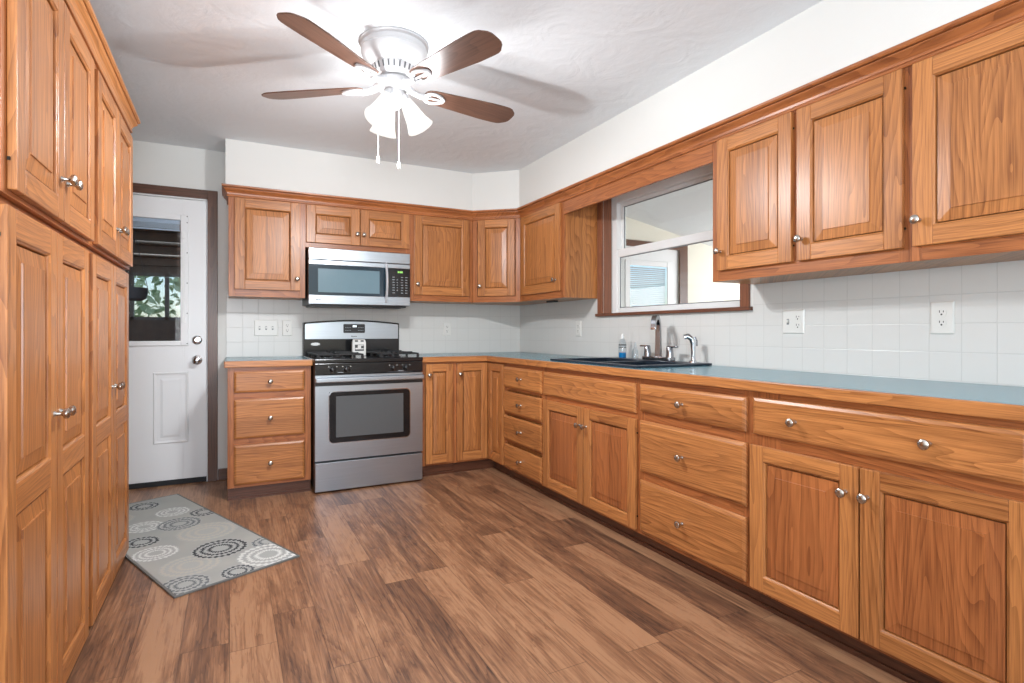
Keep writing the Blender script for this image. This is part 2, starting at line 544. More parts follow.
# ------------------------------------------------------------------ mesh helpers
class MB:
    def __init__(self, T=None):
        self.v, self.f, self.m = [], [], []
        self.T = T

    def add(self, vs_, fs, mat=0):
        o = len(self.v)
        for p in vs_:
            p = Vector(p)
            if self.T is not None:
                p = self.T @ p
            self.v.append(tuple(p))
        for i, f in enumerate(fs):
            self.f.append([o + k for k in f])
            self.m.append(mat[i] if isinstance(mat, (list, tuple)) else mat)

    def box(self, x0, x1, y0, y1, z0, z1, mat=0):
        x0, x1 = min(x0, x1), max(x0, x1)
        y0, y1 = min(y0, y1), max(y0, y1)
        z0, z1 = min(z0, z1), max(z0, z1)
        vs_ = [(x, y, z) for z in (z0, z1) for y in (y0, y1) for x in (x0, x1)]
        self.add(vs_, [(0, 2, 3, 1), (4, 5, 7, 6), (0, 1, 5, 4), (2, 6, 7, 3), (0, 4, 6, 2), (1, 3, 7, 5)], mat)
        return self

    def rings(self, rects, cap=True, back=True, mat=(0, 0, 0)):
        """rects: list of (x0,x1,z0,z1,y) nested outlines; mat=(upright,level,cap)"""
        vs_, fs, ms = [], [], []
        for (x0, x1, z0, z1, y) in rects:
            vs_ += [(x0, y, z0), (x1, y, z0), (x1, y, z1), (x0, y, z1)]
        for i in range(len(rects) - 1):
            a, b = 4 * i, 4 * i + 4
            for k in range(4):
                k2 = (k + 1) % 4
                fs.append((a + k, a + k2, b + k2, b + k))
                ms.append(mat[1] if k in (0, 2) else mat[0])
        if cap:
            a = 4 * (len(rects) - 1)
            fs.append((a, a + 1, a + 2, a + 3))
            ms.append(mat[2])
        if back:
            fs.append((3, 2, 1, 0))
            ms.append(mat[2])
        self.add(vs_, fs, ms)

    def lathe(self, prof, seg=24, T=None, mat=0, cap0=True, cap1=True, arc=None):
        """prof: (r, h) about local z"""
        T = T or Matrix.Identity(4)
        vs_, fs = [], []
        n = len(prof)
        for (r, h) in prof:
            for k in range(seg):
                a = 2 * pi * k / seg
                vs_.append(tuple(T @ Vector((r * cos(a), r * sin(a), h))))
        for i in range(n - 1):
            for k in range(seg):
                k2 = (k + 1) % seg
                fs.append((i * seg + k, i * seg + k2, (i + 1) * seg + k2, (i + 1) * seg + k))
        if cap0:
            fs.append(tuple(reversed(range(seg))))
        if cap1:
            fs.append(tuple((n - 1) * seg + k for k in range(seg)))
        self.add(vs_, fs, mat)

    def tube(self, pts, rad, seg=10, mat=0, flat=1.0, a0=0.0):
        """tube along points; rad a number or list"""
        P = [Vector(p) for p in pts]
        n = len(P)
        rad = rad if isinstance(rad, (list, tuple)) else [rad] * n
        vs_, fs = [], []
        up = Vector((0, 0, 1))
        prev = None
        for i in range(n):
            t = (P[min(i + 1, n - 1)] - P[max(i - 1, 0)]).normalized()
            if prev is None:
                a = up if abs(t.dot(up)) < 0.9 else Vector((1, 0, 0))
                u = t.cross(a).normalized()
            else:
                u = (prev - t * prev.dot(t)).normalized()
            prev = u
            w = t.cross(u).normalized()
            for k in range(seg):
                an = 2 * pi * k / seg + a0
                vs_.append(tuple(P[i] + u * cos(an) * rad[i] + w * sin(an) * rad[i] * flat))
        for i in range(n - 1):
            for k in range(seg):
                k2 = (k + 1) % seg
                fs.append((i * seg + k, i * seg + k2, (i + 1) * seg + k2, (i + 1) * seg + k))
        fs.append(tuple(reversed(range(seg))))
        fs.append(tuple((n - 1) * seg + k for k in range(seg)))
        self.add(vs_, fs, mat)

    def prism(self, outline, z0, z1, mat=0, T=None):
        """outline (x,y) list extruded in z"""
        T = T or Matrix.Identity(4)
        n = len(outline)
        vs_ = [tuple(T @ Vector((x, y, z))) for z in (z0, z1) for (x, y) in outline]
        fs = [tuple(reversed(range(n))), tuple(range(n, 2 * n))]
        for k in range(n):
            k2 = (k + 1) % n
            fs.append((k, k2, n + k2, n + k))
        self.add(vs_, fs, mat)

    def build(self, name, mats, parent=None, loc=None, bevel=0, smooth=False, seg=2):
        me = bpy.data.meshes.new(name)
        me.from_pydata(self.v, [], self.f)
        for mm in (mats if isinstance(mats, (list, tuple)) else [mats]):
            me.materials.append(MATS[mm])
        for p, mi in zip(me.polygons, self.m):
            p.material_index = mi
            p.use_smooth = bool(smooth)
        me.validate()
        import bmesh
        bm = bmesh.new()
        bm.from_mesh(me)
        bmesh.ops.recalc_face_normals(bm, faces=bm.faces)
        bm.to_mesh(me)
        bm.free()
        if smooth:
            try:
                me.set_sharp_from_angle(angle=radians(40))
            except Exception:
                pass
        o = bpy.data.objects.new(name, me)
        COL.objects.link(o)
        if parent is not None:
            o.parent = parent
        if loc is not None:
            o.location = loc
        if bevel:
            bv = o.modifiers.new('bevel', 'BEVEL')
            bv.width = bevel
            bv.segments = seg
            bv.limit_method = 'ANGLE'
            bv.angle_limit = radians(40)
        return o


def tag(o, label, cat, group=None):
    o['label'] = label
    o['category'] = cat
    if group:
        o['group'] = group
    return o


def thing(name, loc, label, cat, rz=0.0, group=None):
    o = bpy.data.objects.new(name, None)
    o.empty_display_size = 0.05
    COL.objects.link(o)
    o.location = loc
    o.rotation_euler = (0, 0, rz)
    return tag(o, label, cat, group)


def struct(o):
    o['kind'] = 'structure'
    return o


def rotz(a):
    return Matrix.Rotation(a, 4, 'Z')


def rounded(w, h, r, n=5):
    pts = []
    for cx, cy, a0 in ((w / 2 - r, h / 2 - r, 0), (-w / 2 + r, h / 2 - r, 90), (-w / 2 + r, -h / 2 + r, 180), (w / 2 - r, -h / 2 + r, 270)):
        for k in range(n + 1):
            a = radians(a0 + 90 * k / n)
            pts.append((cx + r * cos(a), cy + r * sin(a)))
    return pts


# ------------------------------------------------------------------ room shell
LX = -1.20                      # left wall
RY = -2.20                      # rear wall
WT = 0.15
b = MB(); b.box(LX - WT, R + WT, RY - WT, D + WT, -0.08, 0.0)
struct(b.build('floor', 'vinyl_plank'))
b = MB(); b.box(LX - WT, R + WT, RY - WT, D + WT, H, H + 0.08)
struct(b.build('ceiling', 'ceiling_plaster'))
DX0, DX1, DZ = -1.085, -0.140, 2.085     # back door opening
b = MB()
b.box(LX - WT, DX0, D, D + WT, 0, H); b.box(DX1, R + WT, D, D + WT, 0, H); b.box(DX0, DX1, D, D + WT, DZ, H)
struct(b.build('wall_back', 'wall_paint'))
WY0, WY1, WZ0, WZ1 = 2.090, 3.330, 1.240, 2.110   # window opening in the right wall
b = MB()
b.box(R, R + WT, RY - WT, WY0, 0, H); b.box(R, R + WT, WY1, D, 0, H)
b.box(R, R + WT, WY0, WY1, 0, WZ0); b.box(R, R + WT, WY0, WY1, WZ1, H)
struct(b.build('wall_right', 'wall_paint'))
b = MB(); b.box(LX - WT, LX, RY - WT, D, 0, H)
struct(b.build('wall_left', 'wall_paint'))
b = MB()
b.box(LX, -0.7, RY - WT, RY, 0, H); b.box(2.2, R, RY - WT, RY, 0, H)
b.box(-0.7, 2.2, RY - WT, RY, 2.35, H); b.box(-0.7, 2.2, RY - WT, RY, 0, 0.35)
struct(b.build('wall_rear', 'wall_paint'))
# soffit over the wall cabinets (bulkhead with a 45 degree corner)
SZ = 2.1325
sf = 0.33
poly = [(-0.025, D), (-0.025, D - sf), (1.835, D - sf), (R - sf, 4.045), (R - sf, RY), (R, RY), (R, D)]
b = MB(); b.prism(poly, SZ, H)
struct(b.build('wall_soffit', 'wall_paint'))
# tiled backsplash
b = MB(); b.box(-0.024, R, D - 0.006, D, 0.86, 1.40)
struct(b.build('backsplash_back', 'tile_back'))
b = MB()
b.box(R - 0.006, R, RY + 1.9, 2.01, 0.86, 1.40); b.box(R - 0.006, R, 3.40, D - 0.006, 0.86, 1.40); b.box(R - 0.006, R, 2.01, 3.40, 0.86, 1.2185)
struct(b.build('backsplash_right', 'tile_right'))
# baseboard between the door casing and the drawer cabinet
b = MB(); b.box(-0.075, -0.013, D - 0.014, D, 0, 0.085)
struct(b.build('baseboard_back', 'walnut_level', bevel=0.004))

# back door casing (dark wood), slab, lite
b = MB()
cw = 0.066
b.box(DX1 - 0.004, DX1 + cw - 0.004, D - 0.018, D, 0, 2.148, 0)
b.box(DX0 - cw + 0.004, DX0 + 0.004, D - 0.018, D, 0, 2.148, 0)
b.box(DX0, DX1, D - 0.018, D, DZ - 0.002, 2.148, 1)
struct(b.build('trim_1', ['walnut_upright', 'walnut_level'], bevel=0.003))
b = MB()
b.box(DX1 - 0.011, DX1, D, D + 0.10, 0, DZ, 0); b.box(DX0, DX0 + 0.011, D, D + 0.10, 0, DZ, 0); b.box(DX0, DX1, D, D + 0.10, DZ - 0.011, DZ, 0)
struct(b.build('trim_2', ['white_paint']))
door = bpy.data.objects.new('door_1', None)
COL.objects.link(door); door.location = (0, D + 0.012, 0); struct(door)
sx0, sx1, sz0, sz1 = DX0 + 0.012, DX1 - 0.012, 0.036, 2.070
gx0, gx1, gz0, gz1 = -0.912, -0.316, 1.039, 1.916      # glass
b = MB()
b.box(sx0, gx0 - 0.02, 0, 0.042, sz0, sz1); b.box(gx1 + 0.02, sx1, 0, 0.042, sz0, sz1)
b.box(gx0 - 0.02, gx1 + 0.02, 0, 0.042, gz1 + 0.02, sz1); b.box(gx0 - 0.02, gx1 + 0.02, 0, 0.042, sz0, gz0 - 0.02)
b.build('door_slab', 'white_paint', door, bevel=0.0015)
for (px0, px1) in ((-0.486, -0.266), (-0.965, -0.745)):
    b = MB()
    q = [(px0, px1, 0.300, 0.815, 0.0)]
    z0, z1 = 0.300, 0.815
    b.rings([(px0, px1, z0, z1, 0.0), (px0 + .008, px1 - .008, z0 + .008, z1 - .008, -0.007), (px0 + .022, px1 - .022, z0 + .022, z1 - .022, -0.001),
             (px0 + .045, px1 - .045, z0 + .045, z1 - .045, -0.001), (px0 + .060, px1 - .060, z0 + .060, z1 - .060, -0.006)], back=False)
    b.build('door_panel', 'white_paint', door)
b = MB()
fw = 0.050
b.box(gx0 - fw, gx0, -0.014, 0.03, gz0 - 0.034, gz1 + 0.04); b.box(gx1, gx1 + fw, -0.014, 0.03, gz0 - 0.034, gz1 + 0.04)
b.box(gx0, gx1, -0.014, 0.03, gz1, gz1 + 0.04); b.box(gx0, gx1, -0.014, 0.03, gz0 - 0.034, gz0)
fr = b.build('lite_frame', 'white_paint', door, bevel=0.004)
b = MB()
for zz in (1.02, 1.24, 1.46, 1.68, 1.90, 1.944):
    b.lathe([(0.004, 0), (0.004, 0.001)], 8, Matrix.Translation((gx1 + fw - 0.008, -0.0145, zz)) @ Matrix.Rotation(pi / 2, 4, 'X'))
b.build('screw', 'slot_dark', fr)
b = MB(); b.box(gx0, gx1, 0.008, 0.012, gz0, gz1)
b.build('door_glass', 'door_pane', door)
b = MB()
b.box(gx0 + 0.005, gx1 - 0.005, 0.014, 0.030, gz1 - 0.028, gz1)
for k in range(6):
    b.box(gx0 + 0.008, gx1 - 0.008, 0.014, 0.030, gz1 - 0.034 - k * 0.006, gz1 - 0.031 - k * 0.006)
b.box(gx0 + 0.005, gx1 - 0.005, 0.014, 0.030, gz1 - 0.078, gz1 - 0.068)
b.build('door_blind', 'blind_white', door)
b = MB()
b.box(gx1 + 0.014, gx1 + 0.024, -0.020, -0.013, 1.19, 1.80)
b.box(gx1 + 0.008, gx1 + 0.030, -0.026, -0.013, 1.78, 1.83); b.box(gx1 + 0.008, gx1 + 0.030, -0.026, -0.013, 1.17, 1.22)
b.build('blind_slider', 'vinyl', door, bevel=0.003)
TY = Matrix.Rotation(pi / 2, 4, 'X')    # lathe axis -> -y
b = MB()
b.lathe([(0.034, 0), (0.034, 0.006), (0.028, 0.010), (0.014, 0.012), (0.013, 0.034), (0.024, 0.040), (0.029, 0.052), (0.027, 0.064), (0.017, 0.070)], 24, Matrix.Translation((-0.212, 0, 0.898)) @ TY)
b.build('door_knob', 'chrome', door, smooth=True)
b = MB()
b.lathe([(0.033, 0), (0.033, 0.007), (0.026, 0.012), (0.022, 0.013)], 24, Matrix.Translation((-0.212, 0, 1.045)) @ TY)
b.box(-0.226, -0.198, -0.030, -0.012, 1.038, 1.052)
b.build('deadbolt', 'chrome', door, smooth=True)
b = MB(); b.box(sx0, sx1, -0.008, 0.06, 0.0, 0.034)
b.build('threshold', 'rubber', door, bevel=0.003)

# kitchen window to the sun room
b = MB()
b.box(R - 0.016, R, WY1, WY1 + 0.056, WZ0, 2.125, 0); b.box(R - 0.016, R, WY0 - 0.056, WY0, WZ0, 2.125, 0)
b.box(R, R + 0.070, WY1 - 0.006, WY1, WZ0, WZ1, 0); b.box(R, R + 0.070, WY0, WY0 + 0.004, WZ0, WZ1, 0)
b.box(R - 0.030, R + 0.07, WY0 - 0.072, WY1 + 0.066, 1.219, WZ0, 1)
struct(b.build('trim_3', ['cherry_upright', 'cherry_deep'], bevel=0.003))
win = bpy.data.objects.new('window_1', None)
COL.objects.link(win); win.location = (R + 0.075, 0, 0); struct(win)
b = MB()
y0, y1 = WY0 + 0.004, WY1 - 0.006
b.box(0.0, 0.07, y1 - 0.055, y1, WZ0, WZ1); b.box(0.0, 0.07, y0, y0 + 0.025, WZ0, WZ1)
b.box(0.0, 0.07, y0 + 0.025, y1 - 0.060, WZ1 - 0.055, WZ1); b.box(0.0, 0.07, y0 + 0.025, y1 - 0.060, WZ0, WZ0 + 0.010)
b.build('window_frame', 'vinyl', win, bevel=0.004)
sy0, sy1 = y0 + 0.025, y1 - 0.055
def sash(nm, x0, z0, z1, st, tr, br):
    q = MB()
    q.box(x0, x0 + 0.028, sy0, sy0 + st, z0, z1); q.box(x0, x0 + 0.028, sy1 - st, sy1, z0, z1)
    q.box(x0, x0 + 0.028, sy0 + st, sy1 - st, z1 - tr, z1); q.box(x0, x0 + 0.028, sy0 + st, sy1 - st, z0, z0 + br)
    o = q.build(nm, 'vinyl', win, bevel=0.004)
    q = MB(); q.box(x0 + 0.012, x0 + 0.016, sy0 + st, sy1 - st, z0 + br, z1 - tr)
    q.build('pane', 'pane', o)
    q = MB()
    g = 0.006
    q.box(x0 + 0.008, x0 + 0.012, sy0 + st, sy0 + st + g, z0 + br, z1 - tr); q.box(x0 + 0.008, x0 + 0.012, sy1 - st - g, sy1 - st, z0 + br, z1 - tr)
    q.box(x0 + 0.008, x0 + 0.012, sy0 + st, sy1 - st, z0 + br, z0 + br + g); q.box(x0 + 0.008, x0 + 0.012, sy0 + st, sy1 - st, z1 - tr - g, z1 - tr)
    q.build('glazing_bead', 'screen_grey', o)
sash('lower_sash', 0.004, WZ0 + 0.010, 1.712, 0.022, 0.058, 0.030)
sash('upper_sash', 0.036, 1.66, WZ1 - 0.055, 0.030, 0.026, 0.050)

# ------------------------------------------------------------------ cabinet kit (local: x right, -y to the room, z up)
KN = MB()
KN.lathe([(0.0085, 0), (0.0075, 0.003), (0.0055, 0.006), (0.0055, 0.017), (0.0085, 0.020), (0.0145, 0.0235), (0.0160, 0.028), (0.0155, 0.0325), (0.0105, 0.0365), (0.004, 0.0375)], 20, TY)
_k = KN.build('knob', 'nickel', smooth=True)
KNOB = _k.data
bpy.data.objects.remove(_k)


def knob(parent, x, y, z, rz=0.0):
    o = bpy.data.objects.new('knob', KNOB)
    COL.objects.link(o)
    o.parent = parent
    o.location = (x, y, z)
    o.rotation_euler = (0, 0, rz)
    return o


UL = ['oak_upright', 'oak_level']


def make_door(root, x0, x1, z0, z1, yf, kn=None, mids=(), stile=0.058, rail=0.058, T=None, hinge=None, mats=None, kz=0.0, pmat='oak_upright'):
    """raised panel door; yf = front face, 19 mm thick; mids = list of (z0,z1) middle rails"""
    mats = mats or UL
    yb = yf + 0.0185
    b = MB(T)
    b.box(x0, x0 + stile, yf, yb, z0, z1, 0)
    b.box(x1 - stile, x1, yf, yb, z0, z1, 0)
    levels = [z0, z0 + rail] + [v for m in mids for v in m] + [z1 - rail, z1]
    openings = []
    for i in range(0, len(levels), 2):
        b.box(x0 + stile, x1 - stile, yf, yb, levels[i], levels[i + 1], 1)
        if i + 2 < len(levels):
            openings.append((levels[i + 1], levels[i + 2]))
    for (a, c) in openings:
        X0, X1 = x0 + stile, x1 - stile
        b.rings([(X0, X1, a, c, yf + 0.0005), (X0 + .002, X1 - .002, a + .002, c - .002, yf + 0.003), (X0 + .006, X1 - .006, a + .006, c - .006, yf + 0.0050),
                 (X0 + .0065, X1 - .0065, a + .0065, c - .0065, yf + 0.0180)], cap=False, back=False, mat=(0, 1, 0))
    d = b.build('door', mats, root, bevel=0.0025)
    for (a, c) in openings:
        p = MB(T)
        X0, X1 = x0 + stile + .0105, x1 - stile - .0105
        A, C = a + .0105, c - .0105
        w = min(0.040, (X1 - X0) * 0.28, (C - A) * 0.28)
        p.rings([(X0, X1, A, C, yf + .0165), (X0, X1, A, C, yf + .0100), (X0 + .002, X1 - .002, A + .002, C - .002, yf + .0096),
                 (X0 + w, X1 - w, A + w, C - w, yf + .0052), (X0 + w + .001, X1 - w - .001, A + w + .001, C - w - .001, yf + .0012)], mat=(0, 0, 0))
        p.build('panel', pmat, d)
    if kn:
        pt = Vector((kn[0], yf, kn[1]))
        if T is not None:
            pt = T @ pt
        knob(d, *pt, rz=kz)
    if hinge:
        hx = x0 - 0.003 if hinge == 'l' else x1 + 0.003
        for hz in (z0 + 0.07, z1 - 0.07):
            q = MB(T)
            q.box(hx - 0.0020, hx + 0.0020, yf + 0.011, yf + 0.017, hz - 0.004, hz + 0.004)
            q.build('hinge', 'hinge_dark', d)
    return d


def make_drawer(root, x0, x1, z0, z1, yf, kxs=None, name='drawer', mats=None):
    b = MB()
    b.rings([(x0, x1, z0, z1, yf + .0185), (x0, x1, z0, z1, yf + .0085), (x0 + .003, x1 - .003, z0 + .003, z1 - .003, yf + .0055),
             (x0 + .012, x1 - .012, z0 + .012, z1 - .012, yf + .0010), (x0 + .0135, x1 - .0135, z0 + .0135, z1 - .0135, yf)], mat=(0, 0, 0))
    o = b.build(name, (mats or UL)[1], root)
    if kxs is None:
        kxs = [(x0 + x1) / 2]
    for k in kxs:
        knob(o, k, yf, (z0 + z1) / 2)
    return o


def face_frame(root, w, z0, z1, yf, rails, stile=0.038, mids=(), x0=0.0, T=None, ends=(1, 1)):
    """rails: list of (z0,z1); mids: list of (x0,x1,z0,z1) extra stiles"""
    b = MB(T)
    b.box(x0, x0 + stile, yf, yf + .019, z0, z1, 0)
    b.box(w - stile, w, yf, yf + .019, z0, z1, 0)
    for (a, c) in rails:
        b.box(x0 + stile, w - stile, yf, yf + .019, a, c, 1)
    for (m0, m1, a, c) in mids:
        b.box(m0, m1, yf, yf + .019, a, c, 0)
    return b.build('face_frame', ['frame_upright', 'frame_level'], root, bevel=0.001)


BZ0, BZ1 = 0.080, 0.874            # base cabinet box
BDY = -0.629                       # door fronts, measured from the wall (local y=0 at the wall)
BFY = -0.610


def base_box(root, w, z1=BZ1, toe=0.030, hollow=False):
    b = MB()
    if hollow:
        for (a, c_) in ((0.0005, 0.018), (w - 0.018, w - 0.0005)):
            b.box(a, c_, BFY + .019, -0.01, BZ0, z1)
        b.box(0.018, w - 0.018, BFY + .019, -0.01, BZ0, BZ0 + .018); b.box(0.018, w - 0.018, -0.016, -0.01, BZ0 + .018, z1)
    else:
        b.box(0.0005, w - 0.0005, BFY + .019, -0.01, BZ0, z1)
    b.build('body', 'oak_upright', root)
    b = MB()
    b.box(0.0005, w - 0.0005, BFY + toe, BFY + toe + 0.016, 0.0, BZ0)
    b.box(0.0005, w - 0.0005, BFY + toe - 0.008, BFY + toe, 0.0, 0.018)
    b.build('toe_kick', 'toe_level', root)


DR = [(0.705, 0.842), (0.403, 0.660), (0.100, 0.360)]     # three drawer stack
DOOR_Z = (0.096, 0.660)
GB = 'oak base cabinets under the worktop'

# --- drawer cabinet left of the range
w = 0.515
c = thing('base_cabinet', (-0.012, D, 0), 'narrow three drawer oak base cabinet standing between the white back door and the range', 'cabinet', 0, GB)
base_box(c, w, toe=0.016)
face_frame(c, w, BZ0, BZ1, BFY, [(BZ0, .112), (.348, .415), (.648, .717), (.83, BZ1)])
for z0, z1 in DR:
    make_drawer(c, 0.038, 0.471, z0, z1, BDY)

# --- tray cabinet right of the range
c = thing('base_cabinet', (1.298, D, 0), 'slim single door oak base cabinet right against the range side', 'cabinet', 0, GB)
base_box(c, 0.266, toe=0.016)
face_frame(c, 0.266, BZ0, BZ1, BFY, [(BZ0, .108), (.848, BZ1)], stile=0.026)
make_door(c, 0.030, 0.250, 0.096, 0.858, BDY, kn=(0.052, 0.775), stile=0.052)

# --- corner base with a pair of doors that meet in the inside corner
cx0 = 1.564
c = thing('corner_base_cabinet', (cx0, D, 0), 'corner oak base cabinet with two narrow doors meeting in the inside corner', 'cabinet', 0, GB)
Lx = R - 0.61 - cx0             # inner corner in local x
yC = 3.738 - D                  # its end along the right run
b = MB()
b.box(0.0005, R - cx0 - 0.008, BFY + .019, -0.01, BZ0, BZ1)
b.box(Lx + .019, R - cx0 - 0.008, yC + .0005, BFY + .019, BZ0, BZ1)
b.build('body', 'oak_upright', c)
b = MB()
b.box(0.0005, Lx + 0.052, BFY + .016, BFY + .032, 0, BZ0, 0)
b.box(Lx + .052, Lx + 0.066, yC + .0005, BFY + .016, 0, BZ0, 0)
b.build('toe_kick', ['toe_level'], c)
b = MB()
b.box(0.0005, 0.018, BFY, BFY + .019, BZ0, BZ1, 0); b.box(0.018, Lx + .019, BFY, BFY + .019, BZ0, .100, 1); b.box(0.018, Lx + .019, BFY, BFY + .019, .852, BZ1, 1)
b.box(Lx, Lx + .019, yC + .0005, yC + .018, BZ0, BZ1, 0); b.box(Lx, Lx + .019, yC, BFY, BZ0, .100, 2); b.box(Lx, Lx + .019, yC, BFY, .852, BZ1, 2)
b.build('face_frame', ['frame_upright', 'frame_level', 'frame_deep'], c, bevel=0.001)
make_door(c, 0.016, Lx - 0.021, 0.096, 0.858, BDY, kn=(0.038, 0.775), stile=0.050)
Tc = Matrix.Translation((Lx - 0.019, 0, 0)) @ rotz(-pi / 2)     # local x -> -y, front -> -x
make_door(c, -BFY + 0.022, -yC - 0.012, 0.096, 0.858, 0.0, T=Tc, stile=0.050, hinge='r')


# --- right run, local x runs along -y from ya to yb
def right_base(ya, yb, label, hollow=False):
    c = thing('base_cabinet', (R - 0.007, ya, 0), label, 'cabinet', -pi / 2, GB)
    base_box(c, ya - yb, toe=0.052, hollow=hollow)
    return c


ya, yb = 3.738, 3.151
c = right_base(ya, yb, 'oak base cabinet of four equal drawers between the corner and the sink cabinet')
face_frame(c, ya - yb, BZ0, BZ1, BFY, [(BZ0, .10), (.285, .31), (.49, .512), (.675, .70), (.83, BZ1)], stile=0.03)
for z0, z1 in ((.693, .842), (.504, .662), (.302, .480), (.096, .266)):
    make_drawer(c, 0.013, ya - yb - 0.013, z0, z1, BDY)
ya, yb = 3.151, 2.194
c = right_base(ya, yb, 'oak sink base cabinet with two doors and a plain panel under the black sink', hollow=True)
w = ya - yb
face_frame(c, w, BZ0, BZ1, BFY, [(BZ0, .11), (.648, .72), (.83, BZ1)])
make_drawer(c, 0.014, w - 0.016, .690, .840, BDY, kxs=[], name='false_drawer_front')
make_door(c, 0.018, w / 2 - 0.004, *DOOR_Z, BDY, pmat='frame_upright', kn=(w / 2 - 0.034, .556), stile=0.062)
make_door(c, w / 2 + 0.004, w - 0.016, *DOOR_Z, BDY, pmat='frame_upright', kn=(w / 2 + 0.032, .556), stile=0.062, hinge='r')
ya, yb = 2.194, 1.521
c = right_base(ya, yb, 'wide oak base cabinet of three drawers to the right of the sink doors')
w = ya - yb
face_frame(c, w, BZ0, BZ1, BFY, [(BZ0, .115), (.348, .415), (.648, .717), (.83, BZ1)])
for z0, z1 in DR:
    make_drawer(c, 0.016, w - 0.016, z0, z1, BDY, kxs=[0.312])
ya, yb = 1.521, 0.540
c = right_base(ya, yb, 'oak base cabinet with one long two knob drawer over two doors, nearest the camera')
w = ya - yb
face_frame(c, w, BZ0, BZ1, BFY, [(BZ0, .115), (.648, .717), (.83, BZ1)], stile=0.13)
make_drawer(c, 0.017, 0.866, .703, .848, BDY, kxs=[0.203, 0.636])
make_door(c, 0.006, 0.430, *DOOR_Z, BDY, pmat='frame_upright', kn=(0.388, .569), stile=0.062)
make_door(c, 0.436, 0.885, *DOOR_Z, BDY, pmat='frame_upright', kn=(0.447 + 0.012, .569), stile=0.062)

# ------------------------------------------------------------------ worktops
CT0, CT1 = 0.876, 0.914
wt = thing('worktop', (0, D, 0), 'short blue grey worktop on the drawer cabinet left of the range', 'worktop', 0, 'laminate worktops')
b = MB(); b.box(-0.026, 0.510, -0.625, -0.007, CT0, CT1)
b.build('surface', 'laminate', wt)
b = MB(); b.box(-0.031, 0.510, -0.645, -0.626, CT0 - 0.004, CT1)
b.build('edge_strip', 'oak_level', wt, bevel=0.004)['label'] = 'oak front edge strip'
wt = thing('worktop', (R, D, 0), 'long L-shaped blue grey worktop holding the black sink', 'worktop', 0, 'laminate worktops')
ex = -(R - 1.286)
SNK = (-0.565, -0.060, 2.280 - D, 3.108 - D)     # sink hole (x0,x1,y0,y1) local
b = MB()
b.box(ex, -0.007, -0.625, -0.007, CT0, CT1)
b.box(-0.625, -0.007, SNK[3], -0.625, CT0, CT1)
b.box(-0.625, SNK[0], SNK[2], SNK[3], CT0, CT1)
b.box(SNK[1], -0.007, SNK[2], SNK[3], CT0, CT1)
b.box(-0.625, -0.007, 0.45 - D, SNK[2], CT0, CT1)
b.build('surface', 'laminate', wt)
b = MB(); b.box(ex, -0.626, -0.645, -0.626, CT0 - 0.004, CT1, 0); b.box(-0.645, -0.626, 0.45 - D, -0.645, CT0 - 0.004, CT1, 1)
b.build('edge_strip', ['oak_level', 'oak_deep'], wt, bevel=0.004)['label'] = 'oak front edge strip'

# ------------------------------------------------------------------ wall cabinets
UZ0, UZ1, UFY, UDY = 1.356, 2.105, -0.305, -0.324
UD0, UD1 = 1.407, 2.052
GU = 'oak wall cabinets'


def upper_box(root, w, z0=UZ0):
    b = MB(); b.box(0.0005, w - 0.0005, UFY + .019, -0.007, z0, UZ1)
    return b.build('body', 'oak_upright', root)


def upper_frame(root, w, z0=UZ0, stile=0.038, br=0.055, mids=()):
    face_frame(root, w, z0, UZ1, UFY, [(z0, z0 + br), (2.035, UZ1)], stile=stile, mids=mids)


c = thing('wall_cabinet', (-0.007, D, 0), 'single door oak wall cabinet left of the microwave', 'cabinet', 0, GU)
upper_box(c, 0.508); upper_frame(c, 0.508, stile=0.04)
make_door(c, 0.038, 0.471, UD0, UD1, UDY, kn=(0.448, 1.492), stile=0.066, rail=0.066)
c = thing('wall_cabinet', (0.501, D, 0), 'short two door oak wall cabinet over the microwave', 'cabinet', 0, GU)
upper_box(c, 0.800, z0=1.735); upper_frame(c, 0.800, z0=1.735, br=0.045)
make_door(c, 0.007, 0.394, 1.772, UD1, UDY, kn=(0.374, 1.855), stile=0.064, rail=0.064)
make_door(c, 0.402, 0.789, 1.772, UD1, UDY, kn=(0.424, 1.855), stile=0.064, rail=0.064)
c = thing('wall_cabinet', (1.301, D, 0), 'single door oak wall cabinet between the microwave and the angled corner cabinet', 'cabinet', 0, GU)
upper_box(c, 0.548); upper_frame(c, 0.548)
make_door(c, 0.031, 0.512, UD0, UD1, UDY, kn=(0.053, 1.492), stile=0.066, rail=0.066)
# angled corner unit
cA, cB = (1.850, D - 0.305), (R - 0.305, 4.072)
cang = math.atan2(cA[1] - cB[1], cB[0] - cA[0])
wd = math.hypot(cB[0] - cA[0], cB[1] - cA[1])
c = thing('corner_wall_cabinet', (cA[0], cA[1], 0), 'narrow oak wall cabinet set at an angle across the corner', 'cabinet', -cang, GU)
iv = rotz(cang)
def loc2(x, y):
    p = iv @ Vector((x - cA[0], y - cA[1], 0))
    return (p.x, p.y)
b = MB()
k = 0.014
pl = [loc2(cA[0] + .0005, cA[1] + .02), loc2(cB[0] - 0.02 + .034, cB[1] + .0005), loc2(R - 0.007, cB[1] + .0005), loc2(R - 0.007, D - 0.007), loc2(cA[0] + .0005, D - 0.007)]
pl = [loc2(cA[0] + .0005, cA[1] + 0.027), loc2(cB[0] + 0.027, cB[1] + .0005)] + pl[2:]
b.prism(pl, UZ0, UZ1)
b.build('body', 'oak_upright', c)
b = MB()
b.box(0.001, 0.04, 0, .019, UZ0, UZ1, 0); b.box(wd - .04, wd - .001, 0, .019, UZ0, UZ1, 0)
b.box(.04, wd - .04, 0, .019, UZ0, UZ0 + .055, 1); b.box(.04, wd - .04, 0, .019, 2.035, UZ1, 1)
b.build('face_frame', ['frame_upright', 'frame_level'], c, bevel=0.001)
